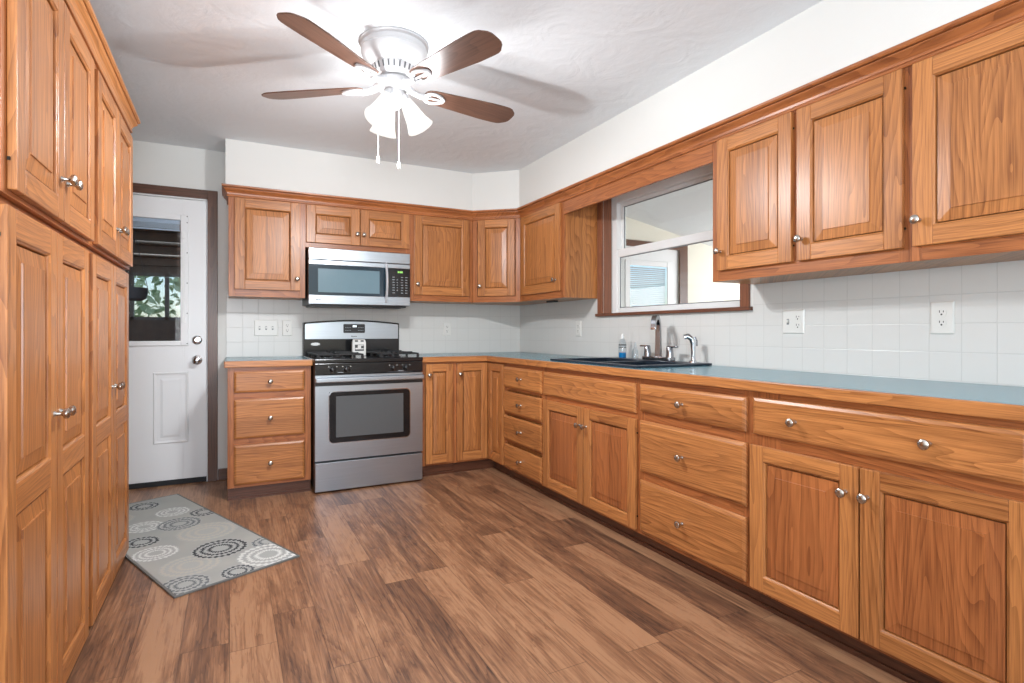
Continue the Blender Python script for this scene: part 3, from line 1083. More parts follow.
make_door(c, 0.050, wd - 0.045, UD0, UD1, -0.019, kn=(0.072, 1.492), stile=0.062, rail=0.064)


def right_upper(ya, yb, label):
    c = thing('wall_cabinet', (R, ya, 0), label, 'cabinet', -pi / 2, GU)
    upper_box(c, ya - yb)
    return c


ya, yb = cB[1], 3.398
c = right_upper(ya, yb, 'single door oak wall cabinet between the angled corner and the window, its side showing')
w = ya - yb
upper_frame(c, w)
make_door(c, 0.034, w - 0.034, UD0, UD1, UDY, kn=(w - 0.085, 1.492), stile=0.066, rail=0.066)
ya, yb = 2.008, 1.104
c = right_upper(ya, yb, 'two door oak wall cabinet right of the window, over the switch outlet plate')
w = ya - yb
upper_frame(c, w, mids=[(ya - 1.565, ya - 1.527, 1.411, 2.035)])
make_door(c, ya - 1.966, ya - 1.560, UD0, UD1, UDY, kn=(ya - 1.944, 1.500), stile=0.064, rail=0.064, hinge='r')
make_door(c, ya - 1.535, ya - 1.120, UD0, UD1, UDY, kn=(ya - 1.512, 1.497), stile=0.064, rail=0.064, hinge='r')
ya, yb = 1.104, 0.640
c = right_upper(ya, yb, 'oak wall cabinet cut off by the right picture edge, its knob at the lower left')
w = ya - yb
upper_frame(c, w)
make_door(c, ya - 1.088, w - 0.012, UD0, UD1, UDY, kn=(ya - 1.066, 1.497), stile=0.064, rail=0.064)
# valance over the window
b = MB(); b.box(0.0005, 3.398 - 2.0085, UFY - 0.001, UFY + .018, 1.962, UZ1)
o = b.build('window_valance', 'frame_level', bevel=0.002)
o.location = (R, 3.398, 0); o.rotation_euler = (0, 0, -pi / 2)
o.scale = (1, 1, 1)
tag(o, 'plain oak valance board spanning the gap over the kitchen window', 'valance')

# crown moulding, one run with mitres
CROWN = [(0.000, 2.056), (0.009, 2.056), (0.011, 2.060), (0.011, 2.065), (0.004, 2.067), (0.004, 2.071), (0.008, 2.072), (0.010, 2.082), (0.016, 2.092), (0.026, 2.101), (0.031, 2.107), (0.031, 2.110), (0.022, 2.111), (0.022, 2.115), (0.035, 2.116), (0.041, 2.122), (0.042, 2.132), (0.000, 2.132)]


def sweep(path, prof, name, mats, side=1, seg_mat=None):
    """path in xy; profile (out, z); out = to the left of travel * side"""
    n = len(path)
    P = [Vector((p[0], p[1])) for p in path]
    b = MB()
    vs_, fs = [], []
    for i in range(n):
        ns = []
        for (a, c) in ((i - 1, i), (i, i + 1)):
            if 0 <= a and c < n:
                t = (P[c] - P[a]).normalized()
                ns.append(Vector((t.y, -t.x)) * side)
        if len(ns) == 1:
            nn = ns[0]
        else:
            nn = (ns[0] + ns[1]).normalized()
            nn = nn / nn.dot(ns[0])
        for (o_, z) in prof:
            vs_.append((P[i].x + nn.x * o_, P[i].y + nn.y * o_, z))
    m = len(prof)
    for i in range(n - 1):
        for k in range(m):
            k2 = (k + 1) % m
            fs.append((i * m + k, i * m + k2, (i + 1) * m + k2, (i + 1) * m + k))
    fs.append(tuple(range(m)))
    fs.append(tuple(reversed(range((n - 1) * m, n * m))))
    ms = [(seg_mat[f_ // m] if seg_mat and f_ < m * (n - 1) else 0) for f_ in range(len(fs))]
    b.add(vs_, fs, ms)
    return b.build(name, mats)


g = 0.0008
o = sweep([(-0.007 - g, D - 0.002), (-0.007 - g, D - 0.305 - g), (cA[0], D - 0.305 - g), (cB[0] - g, cB[1]), (cB[0] - g, 0.640)], CROWN, 'crown_moulding', ['frame_level', 'frame_deep'], side=1, seg_mat=[1, 0, 0, 1])
tag(o, 'oak crown moulding running along the tops of the back and right wall cabinets', 'moulding', 'crown mouldings')

# ------------------------------------------------------------------ pantry wall on the left (local x = +y world, front +x)
GP = 'tall oak pantry cabinets'
PF_LO, PF_UP = -0.451, -0.434       # door fronts
PB = -1.19
for i, (ya, yb) in enumerate(((1.610, 2.495), (2.495, 3.380))):
    w = yb - ya
    where = ('nearest the camera', 'beside the rug, farther back')[i]
    c = thing('pantry_cabinet', (PB, ya, 0), 'tall oak pantry cabinet with two long two panel doors, ' + where, 'cabinet', pi / 2, GP)
    dep = PF_LO - PB
    b = MB(); b.box(0.0005, w - .0005, -dep + .038, 0, 0.09, 1.418); b.box(0.0005, w - .0005, -dep + .11, 0, 0.0, 0.09)
    b.build('body', 'oak_upright', c)
    face_frame(c, w, 0.014, 1.418, -dep + .019, [(0.014, .10), (1.385, 1.418)], stile=0.040)
    for j, (x0, x1) in enumerate(((0.034, 0.4405), (0.4445, w - 0.034))):
        make_door(c, x0, x1, 0.014, 1.398, -dep, kn=((x1 - 0.03) if j == 0 else (x0 + 0.03), 0.868), mids=[(0.668, 0.744)], stile=0.062, rail=0.072, hinge='lr'[j])
    where2 = ('over the near pantry doors', 'over the far pantry doors')[i]
    c = thing('upper_pantry_cabinet', (PB, ya, 1.42), 'upper oak pantry cabinet with two single panel doors, ' + where2, 'cabinet', pi / 2, GP)
    dep = PF_UP - PB
    b = MB(); b.box(0.0005, w - .0005, -dep + .038, 0, 0.0, 0.745)
    b.build('body', 'oak_upright', c)
    face_frame(c, w, 0.0, 0.745, -dep + .019, [(0, .04), (.64, .745)], stile=0.040)
    for j, (x0, x1) in enumerate(((0.034, 0.4405), (0.4445, w - 0.034))):
        make_door(c, x0, x1, 0.012, 0.664, -dep, kn=((x1 - 0.03) if j == 0 else (x0 + 0.03), 0.130), stile=0.062, rail=0.062, hinge='lr'[j])
prof = [(o_, z + 0.063) for (o_, z) in CROWN]
o = sweep([(-0.453 + g, 1.610), (-0.453 + g, 3.380 + g), (PB, 3.380 + g)], prof, 'crown_moulding', ['oak_deep', 'oak_level'], side=1, seg_mat=[0, 1])
tag(o, 'oak crown moulding along the top of the left pantry cabinets', 'moulding', 'crown mouldings')

# ------------------------------------------------------------------ gas range
rg = thing('gas_range', (0.514, D, 0), 'freestanding stainless and black gas range between the two base cabinets', 'stove')
RW = 0.762
RF = -0.715                              # door front
b = MB(); b.box(0, RW, -0.680, -0.02, 0.03, 0.888); b.box(0.03, RW - .03, -0.60, -0.06, 0.0, 0.03)
b.build('body', 'black_satin', rg, bevel=0.003)
b = MB(); b.box(-0.002, RW + 0.002, -0.715, -0.085, 0.8885, 0.918)
ck = b.build('cooktop', 'black_gloss', rg, bevel=0.006)
b = MB(); b.box(0.0, RW, RF + 0.004, -0.681, 0.810, 0.888)
cp = b.build('control_panel', 'black_gloss', rg, bevel=0.004)
for kx in (0.119, 0.213, 0.541, 0.636):
    q = MB()
    q.lathe([(0.021, 0), (0.021, 0.008), (0.017, 0.012), (0.016, 0.030), (0.012, 0.032)], 20, Matrix.Translation((kx, RF + 0.004, 0.846)) @ TY)
    q.box(kx - 0.004, kx + 0.004, RF - 0.034, RF - 0.008, 0.829, 0.863)
    q.build('control_knob', 'knob_black', cp, smooth=True)
    q = MB()
    q.box(kx - 0.030, kx - 0.024, RF + 0.0030, RF + 0.0039, 0.862, 0.867)
    q.box(kx + 0.024, kx + 0.030, RF + 0.0030, RF + 0.0039, 0.862, 0.866)
    q.build('dial_mark', 'box_white', cp)
b = MB()
b.box(0.150, 0.190, RF + 0.0030, RF + 0.0039, 0.822, 0.825); b.box(0.575, 0.615, RF + 0.003, RF + 0.0039, 0.822, 0.825); b.box(0.50, 0.68, RF + 0.003, RF + 0.0039, 0.8155, 0.8165)
b.build('panel_marking', 'panel_print', cp)
# oven door
b = MB()
x0, x1, z0, z1 = 0.003, RW - 0.003, 0.222, 0.806
wx0, wx1, wz0, wz1 = 0.094, 0.661, 0.340, 0.690
b.box(x0, wx0, RF, -0.681, z0, z1); b.box(wx1, x1, RF, -0.681, z0, z1); b.box(wx0, wx1, RF, -0.681, z0, wz0); b.box(wx0, wx1, RF, -0.681, wz1, z1)
od = b.build('oven_door', 'stainless', rg)
b = MB()
b.prism(rounded(wx1 - wx0 + 0.012, wz1 - wz0 + 0.012, 0.035), 0, 0.003, T=Matrix.Translation(((wx0 + wx1) / 2, RF - 0.0002, (wz0 + wz1) / 2)) @ TY)
b.build('window_bezel', 'chrome', od)
b = MB()
b.prism(rounded(wx1 - wx0, wz1 - wz0, 0.030), 0, 0.005, T=Matrix.Translation(((wx0 + wx1) / 2, RF - 0.0004, (wz0 + wz1) / 2)) @ TY)
b.build('window_frame', 'black_gloss', od)
b = MB(); b.box(0.139, 0.612, RF - 0.0062, RF - 0.0055, 0.378, 0.660)
b.build('oven_glass', 'oven_glass', od)
b = MB(); b.box(x0, x1, RF - 0.0005, RF + 0.01, 0.733, 0.758)
b.build('handle_recess', 'black_satin', od)
b = MB(); b.box(x0 - 0.002, x1 + 0.002, RF - 0.042, RF - 0.022, 0.757, 0.792)
for hx in (0.03, RW - 0.06):
    b.box(hx, hx + 0.03, RF - 0.024, RF, 0.763, 0.787)
b.build('handle', 'stainless', od, bevel=0.008, seg=3)
b = MB(); b.box(0.003, RW - 0.003, RF, -0.681, 0.012, 0.208)
b.build('storage_drawer', 'stainless', rg, bevel=0.003)
# back guard
b = MB()
arc = [(0.0, 0.91), (RW, 0.91), (RW, 1.168)]
for k in range(13):
    t = k / 12
    arc.append((RW - RW * t, 1.178 + 0.024 * sin(pi * t)))
arc.append((0.0, 1.168))
b.prism(arc, 0.012, 0.070, T=TY)
bg = b.build('back_guard', 'black_gloss', rg, bevel=0.003)
b = MB()
arc = [(0.012, 1.048), (RW - 0.012, 1.048), (RW - 0.012, 1.162)]
for k in range(13):
    t = k / 12
    arc.append((RW - 0.014 - (RW - 0.028) * t, 1.166 + 0.022 * sin(pi * t)))
arc.append((0.012, 1.162))
b.prism(arc, 0.0705, 0.080, T=TY)
b.build('stainless_panel', 'stainless', bg)
b = MB()
b.prism(rounded(0.172, 0.072, 0.008), 0, 0.003, T=Matrix.Translation((0.388, -0.0802, 1.132)) @ TY)
dsp = b.build('clock_panel', 'black_satin', bg)
b = MB()
for k in range(3):
    b.box(0.376 + k * 0.011, 0.384 + k * 0.011, -0.0842, -0.0833, 1.142, 1.158)
b.build('clock_digits', 'display_white', dsp)
b = MB()
for k in range(4):
    for j in range(2):
        b.box(0.318 + k * 0.012, 0.325 + k * 0.012, -0.0842, -0.0833, 1.115 + j * 0.022, 1.119 + j * 0.022)
        b.box(0.418 + k * 0.012, 0.425 + k * 0.012, -0.0842, -0.0833, 1.115 + j * 0.022, 1.119 + j * 0.022)
b.build('clock_button', 'panel_print', dsp)
b = MB()
for k in range(5):
    b.box(0.366 + k * 0.009, 0.372 + k * 0.009, -0.0812, -0.0803, 1.064, 1.064 + (0.010 if k == 0 else 0.007))
b.build('maker_mark', 'slot_dark', bg)
b = MB()
b.prism([(0.035 * cos(2 * pi * k / 24), 0.012 * sin(2 * pi * k / 24)) for k in range(24)], 0, 0.002, T=Matrix.Translation((0.090, -0.0702, 1.008)) @ TY)
b.build('oval_badge', 'badge', bg)
# burners and grates
for (bx, by) in ((0.178, -0.54), (0.585, -0.54), (0.178, -0.24), (0.585, -0.24)):
    q = MB()
    q.lathe([(0.055, 0.9182), (0.052, 0.922), (0.036, 0.925), (0.036, 0.934), (0.030, 0.938)], 24, Matrix.Translation((bx, by, 0)))
    q.build('burner', 'black_satin', rg, smooth=True)
for gx0, gx1 in ((0.028, 0.328), (0.460, 0.734)):
    q = MB()
    t = 0.007
    zt0, zt1 = 0.940, 0.950
    ys = (-0.680, -0.390, -0.105)
    for yy in ys:
        q.box(gx0, gx1, yy - t, yy + t, zt0, zt1)
    for xx in (gx0, gx1):
        q.box(xx - t, xx + t, ys[0] - t, ys[2] + t, zt0, zt1)
    mxx = (gx0 + gx1) / 2
    for yy in (-0.54, -0.24):
        q.box(gx0, mxx - 0.03, yy - t, yy + t, zt0, zt1 + .006); q.box(mxx + 0.03, gx1, yy - t, yy + t, zt0, zt1 + .006)
        q.box(mxx - t, mxx + t, yy - 0.13, yy - 0.03, zt0, zt1 + .006); q.box(mxx - t, mxx + t, yy + 0.03, yy + 0.13, zt0, zt1 + .006)
    for xx in (gx0, gx1):
        for yy in ys:
            q.box(xx - 0.009, xx + 0.009, yy - 0.009, yy + 0.009, 0.9185, zt0)
    q.build('grate', 'cast_iron', rg, bevel=0.003)

# small box standing on the cooktop
bx = thing('seasoning_box', (0.911, D - 0.215, 0.9188), 'small white printed box standing at the back of the range cooktop', 'box')
b = MB(); b.box(-0.052, 0.052, -0.02, 0.02, 0.0, 0.105)
b.prism([(-0.052, 0.105), (0.052, 0.105), (0.044, 0.126), (-0.044, 0.126)], -0.019, 0.019, T=TY)
bb = b.build('carton', 'box_white', bx, bevel=0.002)
b = MB()
b.box(-0.034, 0.036, -0.0208, -0.0201, 0.036, 0.048); b.box(-0.034, -0.012, -0.0208, -0.0201, 0.060, 0.082); b.box(0.014, 0.036, -0.0208, -0.0201, 0.056, 0.076)
b.box(-0.034, 0.036, -0.0208, -0.0201, 0.082, 0.085); b.box(-0.034, -0.031, -0.0208, -0.0201, 0.036, 0.085); b.box(0.033, 0.036, -0.0208, -0.0201, 0.036, 0.085)
b.box(-0.034, -0.010, -0.0200, -0.0193, 0.108, 0.120); b.box(0.010, 0.034, -0.0200, -0.0193, 0.108, 0.120)
b.build('label_print', 'box_dark', bx)

# ------------------------------------------------------------------ microwave
mw = thing('microwave', (0.513, D, 1.296), 'stainless over the range microwave with a dark glass door', 'microwave')
MWW, MF = 0.760, -0.400
b = MB(); b.box(0, MWW, MF + 0.03, -0.01, 0.012, 0.426)
b.build('casing', 'black_satin', mw)
b = MB(); b.box(0.02, 0.74, MF + 0.05, -0.05, 0.0, 0.012); b.box(0.50, 0.70, MF + 0.06, MF + 0.16, -0.006, 0.0)
b.build('underside_grille', 'black_satin', mw)
b = MB(); b.box(0, MWW, MF, MF + 0.03, 0.342, 0.426)
b.build('vent_band', 'stainless', mw, bevel=0.004)
b = MB(); b.box(0, MWW, MF, MF + 0.03, 0.305, 0.3395)
b.build('top_rail', 'stainless', mw, bevel=0.003)
b = MB(); b.box(0, MWW, MF, MF + 0.03, 0.014, 0.082)
br = b.build('bottom_rail', 'stainless', mw, bevel=0.003)
b = MB(); b.lathe([(0.007, 0), (0.007, 0.0008)], 16, Matrix.Translation((0.058, MF - 0.0003, 0.046)) @ TY); b.box(0.068, 0.085, MF - 0.001, MF - 0.0003, 0.043, 0.049)
b.build('maker_mark', 'screen_grey', br)
b = MB(); b.box(0, 0.588, MF + 0.001, MF + 0.03, 0.0822, 0.3048)
dd = b.build('door', 'microwave_black', mw)
b = MB(); b.box(0.066, 0.518, MF - 0.0003, MF + 0.001, 0.102, 0.276)
b.build('door_window', 'microwave_glass', dd)
b = MB()
pts = []
for k in range(13):
    t = k / 12
    pts.append((0.566, MF - 0.004 - 0.040 * sin(pi * t) ** 0.7, 0.044 + 0.292 * t))
b.tube(pts, 0.009, 12, flat=1.9)
b.build('handle', 'handle_steel', dd, smooth=True)
b = MB(); b.box(0.589, MWW, MF + 0.001, MF + 0.03, 0.0822, 0.3048)
cp = b.build('control_panel', 'black_gloss', mw)
b = MB(); b.box(0.660, 0.672, MF - 0.0003, MF + 0.0008, 0.270, 0.284); b.box(0.675, 0.700, MF - 0.0003, MF + 0.0008, 0.270, 0.284)
b.build('clock_digits', 'display_green', cp)
for r_ in range(7):
    for c_ in range(4):
        if c_ == 1 and r_ in (0, 6):
            continue
        q = MB()
        x = 0.618 + c_ * 0.034
        z = 0.110 + r_ * 0.0205
        q.box(x, x + (0.018 if c_ != 1 else 0.010), MF - 0.0003, MF + 0.0008, z, z + 0.007)
        q.build('button', 'screen_grey', cp)

# ------------------------------------------------------------------ sink, faucet, sprayer, bottles
sk = thing('sink', (R, 2.694, CT1), 'black double bowl drop-in sink under the kitchen window', 'sink')
hx0, hx1, hy = SNK[0] - 0.020, SNK[1] + 0.022, 0.436
b = MB()
zr0, zr1 = 0.0008, 0.014
bx0, bx1 = SNK[0] + 0.02, -0.155        # bowls in x
by = [(-0.388, -0.018), (0.018, 0.388)]
b.box(hx0, bx0, -hy, hy, zr0, zr1); b.box(bx1, hx1, -hy, hy, zr0, zr1)
b.box(bx0, bx1, -hy, by[0][0], zr0, zr1); b.box(bx0, bx1, by[0][1], by[1][0], zr0, zr1 - 0.003); b.box(bx0, bx1, by[1][1], hy, zr0, zr1)
b.build('rim', 'sink_composite', sk, bevel=0.005)
for (a, c_) in by:
    q = MB()
    t = 0.006
    q.box(bx0 - t, bx0, a - t, c_ + t, -0.19, zr0); q.box(bx1, bx1 + t, a - t, c_ + t, -0.19, zr0)
    q.box(bx0, bx1, a - t, a, -0.19, zr0); q.box(bx0, bx1, c_, c_ + t, -0.19, zr0); q.box(bx0, bx1, a, c_, -0.196, -0.19)
    bw = q.build('bowl', 'sink_composite', sk)
    q = MB(); q.lathe([(0.04, -0.1895), (0.04, -0.187), (0.03, -0.1865)], 20, Matrix.Translation(((bx0 + bx1) / 2, (a + c_) / 2, 0)))
    q.build('drain', 'chrome', bw)

fc = thing('faucet', (R - 0.098, 2.634, CT1 + 0.0145), 'tall steel gooseneck faucet with two lever handles behind the sink', 'faucet')
b = MB(); b.prism(rounded(0.06, 0.255, 0.018), 0.0, 0.022)
b.build('base_plate', 'faucet_steel', fc, bevel=0.004)
b = MB()
pts = [(0, 0, 0.02), (0, 0, 0.09), (0, 0, 0.20)]
rr = [0.026, 0.023, 0.020]
for k in range(1, 12):
    a = pi * k / 11
    pts.append((-0.055 + 0.055 * cos(a), 0.0, 0.205 + 0.062 * sin(a)))
    rr.append(0.020)
pts.append((-0.110, 0, 0.204)); rr.append(0.020)
b.tube(pts, rr, 4, a0=pi / 4)
sp_ = b.build('spout', 'faucet_steel', fc, bevel=0.003)
sp_.rotation_euler = (0, 0, radians(33))
b = MB(); b.tube([(-0.110, 0, 0.208), (-0.110, 0, 0.190)], 0.021, 4, a0=pi / 4)
b.build('aerator', 'chrome', sp_, bevel=0.002)
for s_ in (1, -1):
    q = MB(); q.lathe([(0.024, 0.02), (0.022, 0.05), (0.019, 0.082), (0.016, 0.086)], 18, Matrix.Translation((0, s_ * 0.100, 0)))
    hd = q.build('handle_base', 'faucet_steel', fc, smooth=True)
    q = MB(); q.box(-0.012, 0.012, s_ * 0.085, s_ * 0.163, 0.082, 0.092)
    q.build('lever', 'faucet_steel', hd, bevel=0.004)
sy = thing('side_sprayer', (R - 0.098, 2.345, CT1 + 0.0145), 'small chrome side sprayer standing right of the faucet', 'sprayer')
b = MB(); b.lathe([(0.024, 0), (0.022, 0.010), (0.014, 0.014), (0.013, 0.030), (0.011, 0.034)], 18)
b.build('holder', 'chrome', sy, smooth=True)
b = MB()
b.tube([(0, 0, 0.030), (0, 0, 0.075), (0, 0, 0.110), (-0.006, 0.004, 0.136), (-0.024, 0.016, 0.152), (-0.040, 0.028, 0.146)], [0.011, 0.0125, 0.0150, 0.0165, 0.0160, 0.0150], 14)
b.build('spray_head', 'chrome', sy, smooth=True)
b = MB(); b.tube([(0.008, -0.006, 0.148), (0.017, -0.012, 0.125), (0.018, -0.012, 0.095)], 0.0045, 8)
b.build('trigger', 'faucet_steel', sy, smooth=True)

bt = thing('soap_bottle', (R - 0.098, 2.985, CT1 + 0.0145), 'clear dish soap bottle with a little blue liquid, on the back rim of the sink', 'bottle')
prof = [(0.024, 0.001), (0.026, 0.006), (0.026, 0.075), (0.023, 0.100), (0.016, 0.122), (0.010, 0.130)]
b = MB(); b.lathe(prof, 20)
b.build('bottle_body', 'clear_plastic', bt, smooth=True)
b = MB(); b.lathe([(0.0230, 0.002), (0.0248, 0.007), (0.0248, 0.036)], 20)
b.build('liquid', 'soap_blue', bt, smooth=True)
b = MB(); b.lathe([(0.011, 0.1302), (0.011, 0.148), (0.007, 0.152), (0.006, 0.162), (0.004, 0.163)], 16)
b.build('cap', 'vinyl', bt, smooth=True)
b = MB()
for zz in (0.068, 0.080, 0.088):
    b.lathe([(0.0264, zz), (0.0264, zz + 0.004)], 20, cap0=False, cap1=False)
b.build('label_band', 'box_dark', bt)
bt = thing('squeeze_bottle', (R - 0.078, 2.878, CT1 + 0.0145), 'small clear pointed bottle beside the blue dish soap', 'bottle')
b = MB(); b.lathe([(0.021, 0.001), (0.022, 0.005), (0.021, 0.045), (0.014, 0.062), (0.009, 0.070)], 18)
b.build('bottle_body', 'clear_plastic', bt, smooth=True)
b = MB(); b.lathe([(0.010, 0.0702), (0.010, 0.080), (0.004, 0.108), (0.002, 0.109)], 14)
b.build('cap', 'clear_plastic', bt, smooth=True)

# ------------------------------------------------------------------ wall plates
GO = 'outlet and switch plates on the backsplash'


def plate(name, w, h, loc, rz, label, cat, items):
    t = thing(name, loc, label, cat, rz, GO)
    b = MB()
    b.rings([(-w / 2, w / 2, -h / 2, h / 2, -0.0005), (-w / 2, w / 2, -h / 2, h / 2, -0.003), (-w / 2 + .004, w / 2 - .004, -h / 2 + .004, h / 2 - .004, -0.0065)])
    b.build('cover_plate', 'plate_plastic', t)
    for kind, x in items:
        if kind == 'o':
            for zz in (0.020, -0.020):
                q = MB()
                oct_ = [(0.0165 * cos(2 * pi * k / 20), max(-0.0145, min(0.0145, 0.0175 * sin(2 * pi * k / 20)))) for k in range(20)]
                q.prism(oct_, 0.0066, 0.0085, T=Matrix.Translation((x, 0, zz)) @ TY)
                soc = q.build('socket', 'plate_plastic', t)
                q = MB()
                q.box(x - 0.0080, x - 0.0052, -0.0089, -0.0086, zz + 0.000, zz + 0.009)
                q.box(x + 0.0052, x + 0.0080, -0.0089, -0.0086, zz + 0.001, zz + 0.008)
                q.lathe([(0.0034, 0), (0.0034, 0.0004)], 10, Matrix.Translation((x, -0.0086, zz - 0.007)) @ TY)
                q.build('slots', 'slot_dark', soc)
        else:
            q = MB()
            q.box(x - 0.006, x + 0.006, -0.0075, -0.0066, -0.014, 0.014)
            base = q.build('switch_slot', 'screen_grey', t)
            q = MB(); q.box(x - 0.0045, x + 0.0045, -0.016, -0.0076, -0.004, 0.010)
            q.build('toggle', 'plate_plastic', base)
    return t


TB = D - 0.006
TR = R - 0.006
plate('switch_plate', 0.165, 0.121, (0.251, TB, 1.134), 0, 'white triple toggle switch plate left of the range', 'switch', [('s', -0.046), ('s', 0.0), ('s', 0.046)])
plate('outlet', 0.070, 0.121, (0.402, TB, 1.134), 0, 'white single outlet plate between the switch plate and the range', 'outlet', [('o', 0)])
plate('outlet', 0.072, 0.121, (1.728, TB, 1.130), 0, 'white outlet plate on the back wall tiles right of the range', 'outlet', [('o', 0)])
plate('outlet', 0.072, 0.121, (TR, 3.646, 1.130), -pi / 2, 'white outlet plate between the corner and the kitchen window', 'outlet', [('o', 0)])
plate('outlet', 0.116, 0.116, (TR, 1.775, 1.155), -pi / 2, 'white square plate with one switch and one outlet on the right wall', 'outlet', [('s', -0.028), ('o', 0.026)])
plate('outlet', 0.080, 0.126, (TR, 1.141, 1.160), -pi / 2, 'large white outlet plate on the right wall nearest the camera', 'outlet', [('o', 0)])

# dark strip light under the corner cabinets
b = MB(); b.box(-0.06, 0.06, -0.02, 0.02, -0.014, -0.0005)
o = b.build('undercabinet_light', 'black_satin', bevel=0.003)
o.location = (R - 0.16, 3.80, UZ0); o.rotation_euler = (0, 0, -pi / 2)
tag(o, 'short dark light strip fixed under the wall cabinet left of the window', 'light')

# ------------------------------------------------------------------ rug
A = Vector((-0.204, 2.666)); B_ = Vector((0.308, 2.881))
ang = math.atan2((B_ - A).y, (B_ - A).x)
rw, rl = (B_ - A).length, 1.60
ru = thing('rug', (A.x, A.y, 0.0005), 'grey runner rug with dark and pale circle pattern in front of the back door', 'rug', ang)
b = MB(); b.box(0.010, rw - 0.010, 0.010, rl - 0.010, 0.0, 0.009)
b.build('pile', 'rug_pile', ru, bevel=0.003)
b = MB()
b.box(0, 0.010, 0, rl, 0, 0.0085); b.box(rw - .010, rw, 0, rl, 0, 0.0085); b.box(.010, rw - .010, 0, .010, 0, 0.0085); b.box(.010, rw - .010, rl - .010, rl, 0, 0.0085)
b.build('binding', 'rug_binding', ru, bevel=0.002)

# ------------------------------------------------------------------ ceiling fan
FX, FY = 0.686, 2.547
fan = thing('ceiling_fan', (FX, FY, H), 'white flush mount ceiling fan with brown wooden blades and three lit shades', 'fan')
b = MB()
b.lathe([(0.158, -0.0005), (0.160, -0.010), (0.154, -0.014), (0.150, -0.018), (0.152, -0.036), (0.150, -0.040), (0.153, -0.046), (0.146, -0.066), (0.130, -0.086), (0.112, -0.102), (0.100, -0.112)], 48)
b.build('motor_housing', 'fan_white', fan, smooth=True)
b = MB()
b.lathe([(0.100, -0.1125), (0.088, -0.150), (0.080, -0.158), (0.060, -0.164)], 48)
vr = b.build('vent_ring', 'fan_white', fan, smooth=True)
b = MB()
for k in range(24):
    a = 2 * pi * k / 24
    T = Matrix.Rotation(a, 4, 'Z') @ Matrix.Translation((0.0965, 0, -0.128)) @ Matrix.Rotation(radians(18), 4, 'Y')
    vs_ = [T @ Vector((x, y, z)) for z in (-0.013, 0.013) for y in (-0.0032, 0.0032) for x in (-0.002, 0.002)]
    b.add(vs_, [(0, 2, 3, 1), (4, 5, 7, 6), (0, 1, 5, 4), (2, 6, 7, 3), (0, 4, 6, 2), (1, 3, 7, 5)])
b.build('vent_slots', 'fan_slot', vr)
b = MB(); b.lathe([(0.060, -0.1645), (0.076, -0.170), (0.078, -0.200), (0.070, -0.214), (0.050, -0.220)], 40)
b.build('flywheel_hub', 'fan_white', fan, smooth=True)
b = MB(); b.lathe([(0.048, -0.2205), (0.050, -0.232), (0.046, -0.262), (0.038, -0.285), (0.020, -0.300), (0.008, -0.304)], 32)
b.build('light_kit', 'fan_white', fan, smooth=True)
BZ = -0.200
PITCH = radians(-12)
r0, r1 = 0.150, 0.660
for deg in (-141.3, 143.8, -68.9, 6.6):
    T = Matrix.Rotation(radians(deg), 4, 'Z') @ Matrix.Translation((0, 0, BZ)) @ Matrix.Rotation(PITCH, 4, 'X')
    # outline of the blade: narrow rounded root, widest past the middle, clipped round tip
    half = [(r0, 0.0), (r0 + 0.004, 0.026), (r0 + 0.016, 0.042), (r0 + 0.045, 0.051), (0.40, 0.066), (0.50, 0.073), (0.575, 0.074), (0.606, 0.072), (0.624, 0.066), (0.650, 0.044), (0.658, 0.030), (r1, 0.016)]
    outl = half + [(x, -y) for (x, y) in reversed(half[1:])]
    bo = bpy.data.objects.new('blade', None)
    q = MB()
    q.prism([(x, y) for (x, y) in outl], -0.003, 0.003)
    bl = q.build('blade', 'blade_wood', fan, bevel=0.0015)
    bpy.data.objects.remove(bo)
    bl.matrix_local = T
    # blade iron: arm from the hub, opening into an oval loop under the blade root
    q = MB()
    q.tube([(0.072, 0, 0.012), (0.100, 0, -0.002), (0.135, 0, -0.011), (0.160, 0, -0.010)], [0.013, 0.011, 0.010, 0.012], 10, flat=1.5)
    loop = []
    for k in range(25):
        a = 2 * pi * k / 24
        loop.append((0.205 + 0.050 * cos(a), 0.034 * sin(a) * (1 - 0.25 * cos(a)), -0.0085))
    q.tube(loop, 0.0075, 8)
    q.tube([(0.155, 0, -0.009), (0.245, 0, -0.0085)], 0.005, 8)
    for (sx_, sy_) in ((0.175, 0.02), (0.175, -0.02), (0.245, 0.0)):
        q.lathe([(0.006, -0.010), (0.006, -0.003)], 8, Matrix.Translation((sx_, sy_, 0)))
    q.build('blade_iron', 'fan_white', bl, smooth=True)
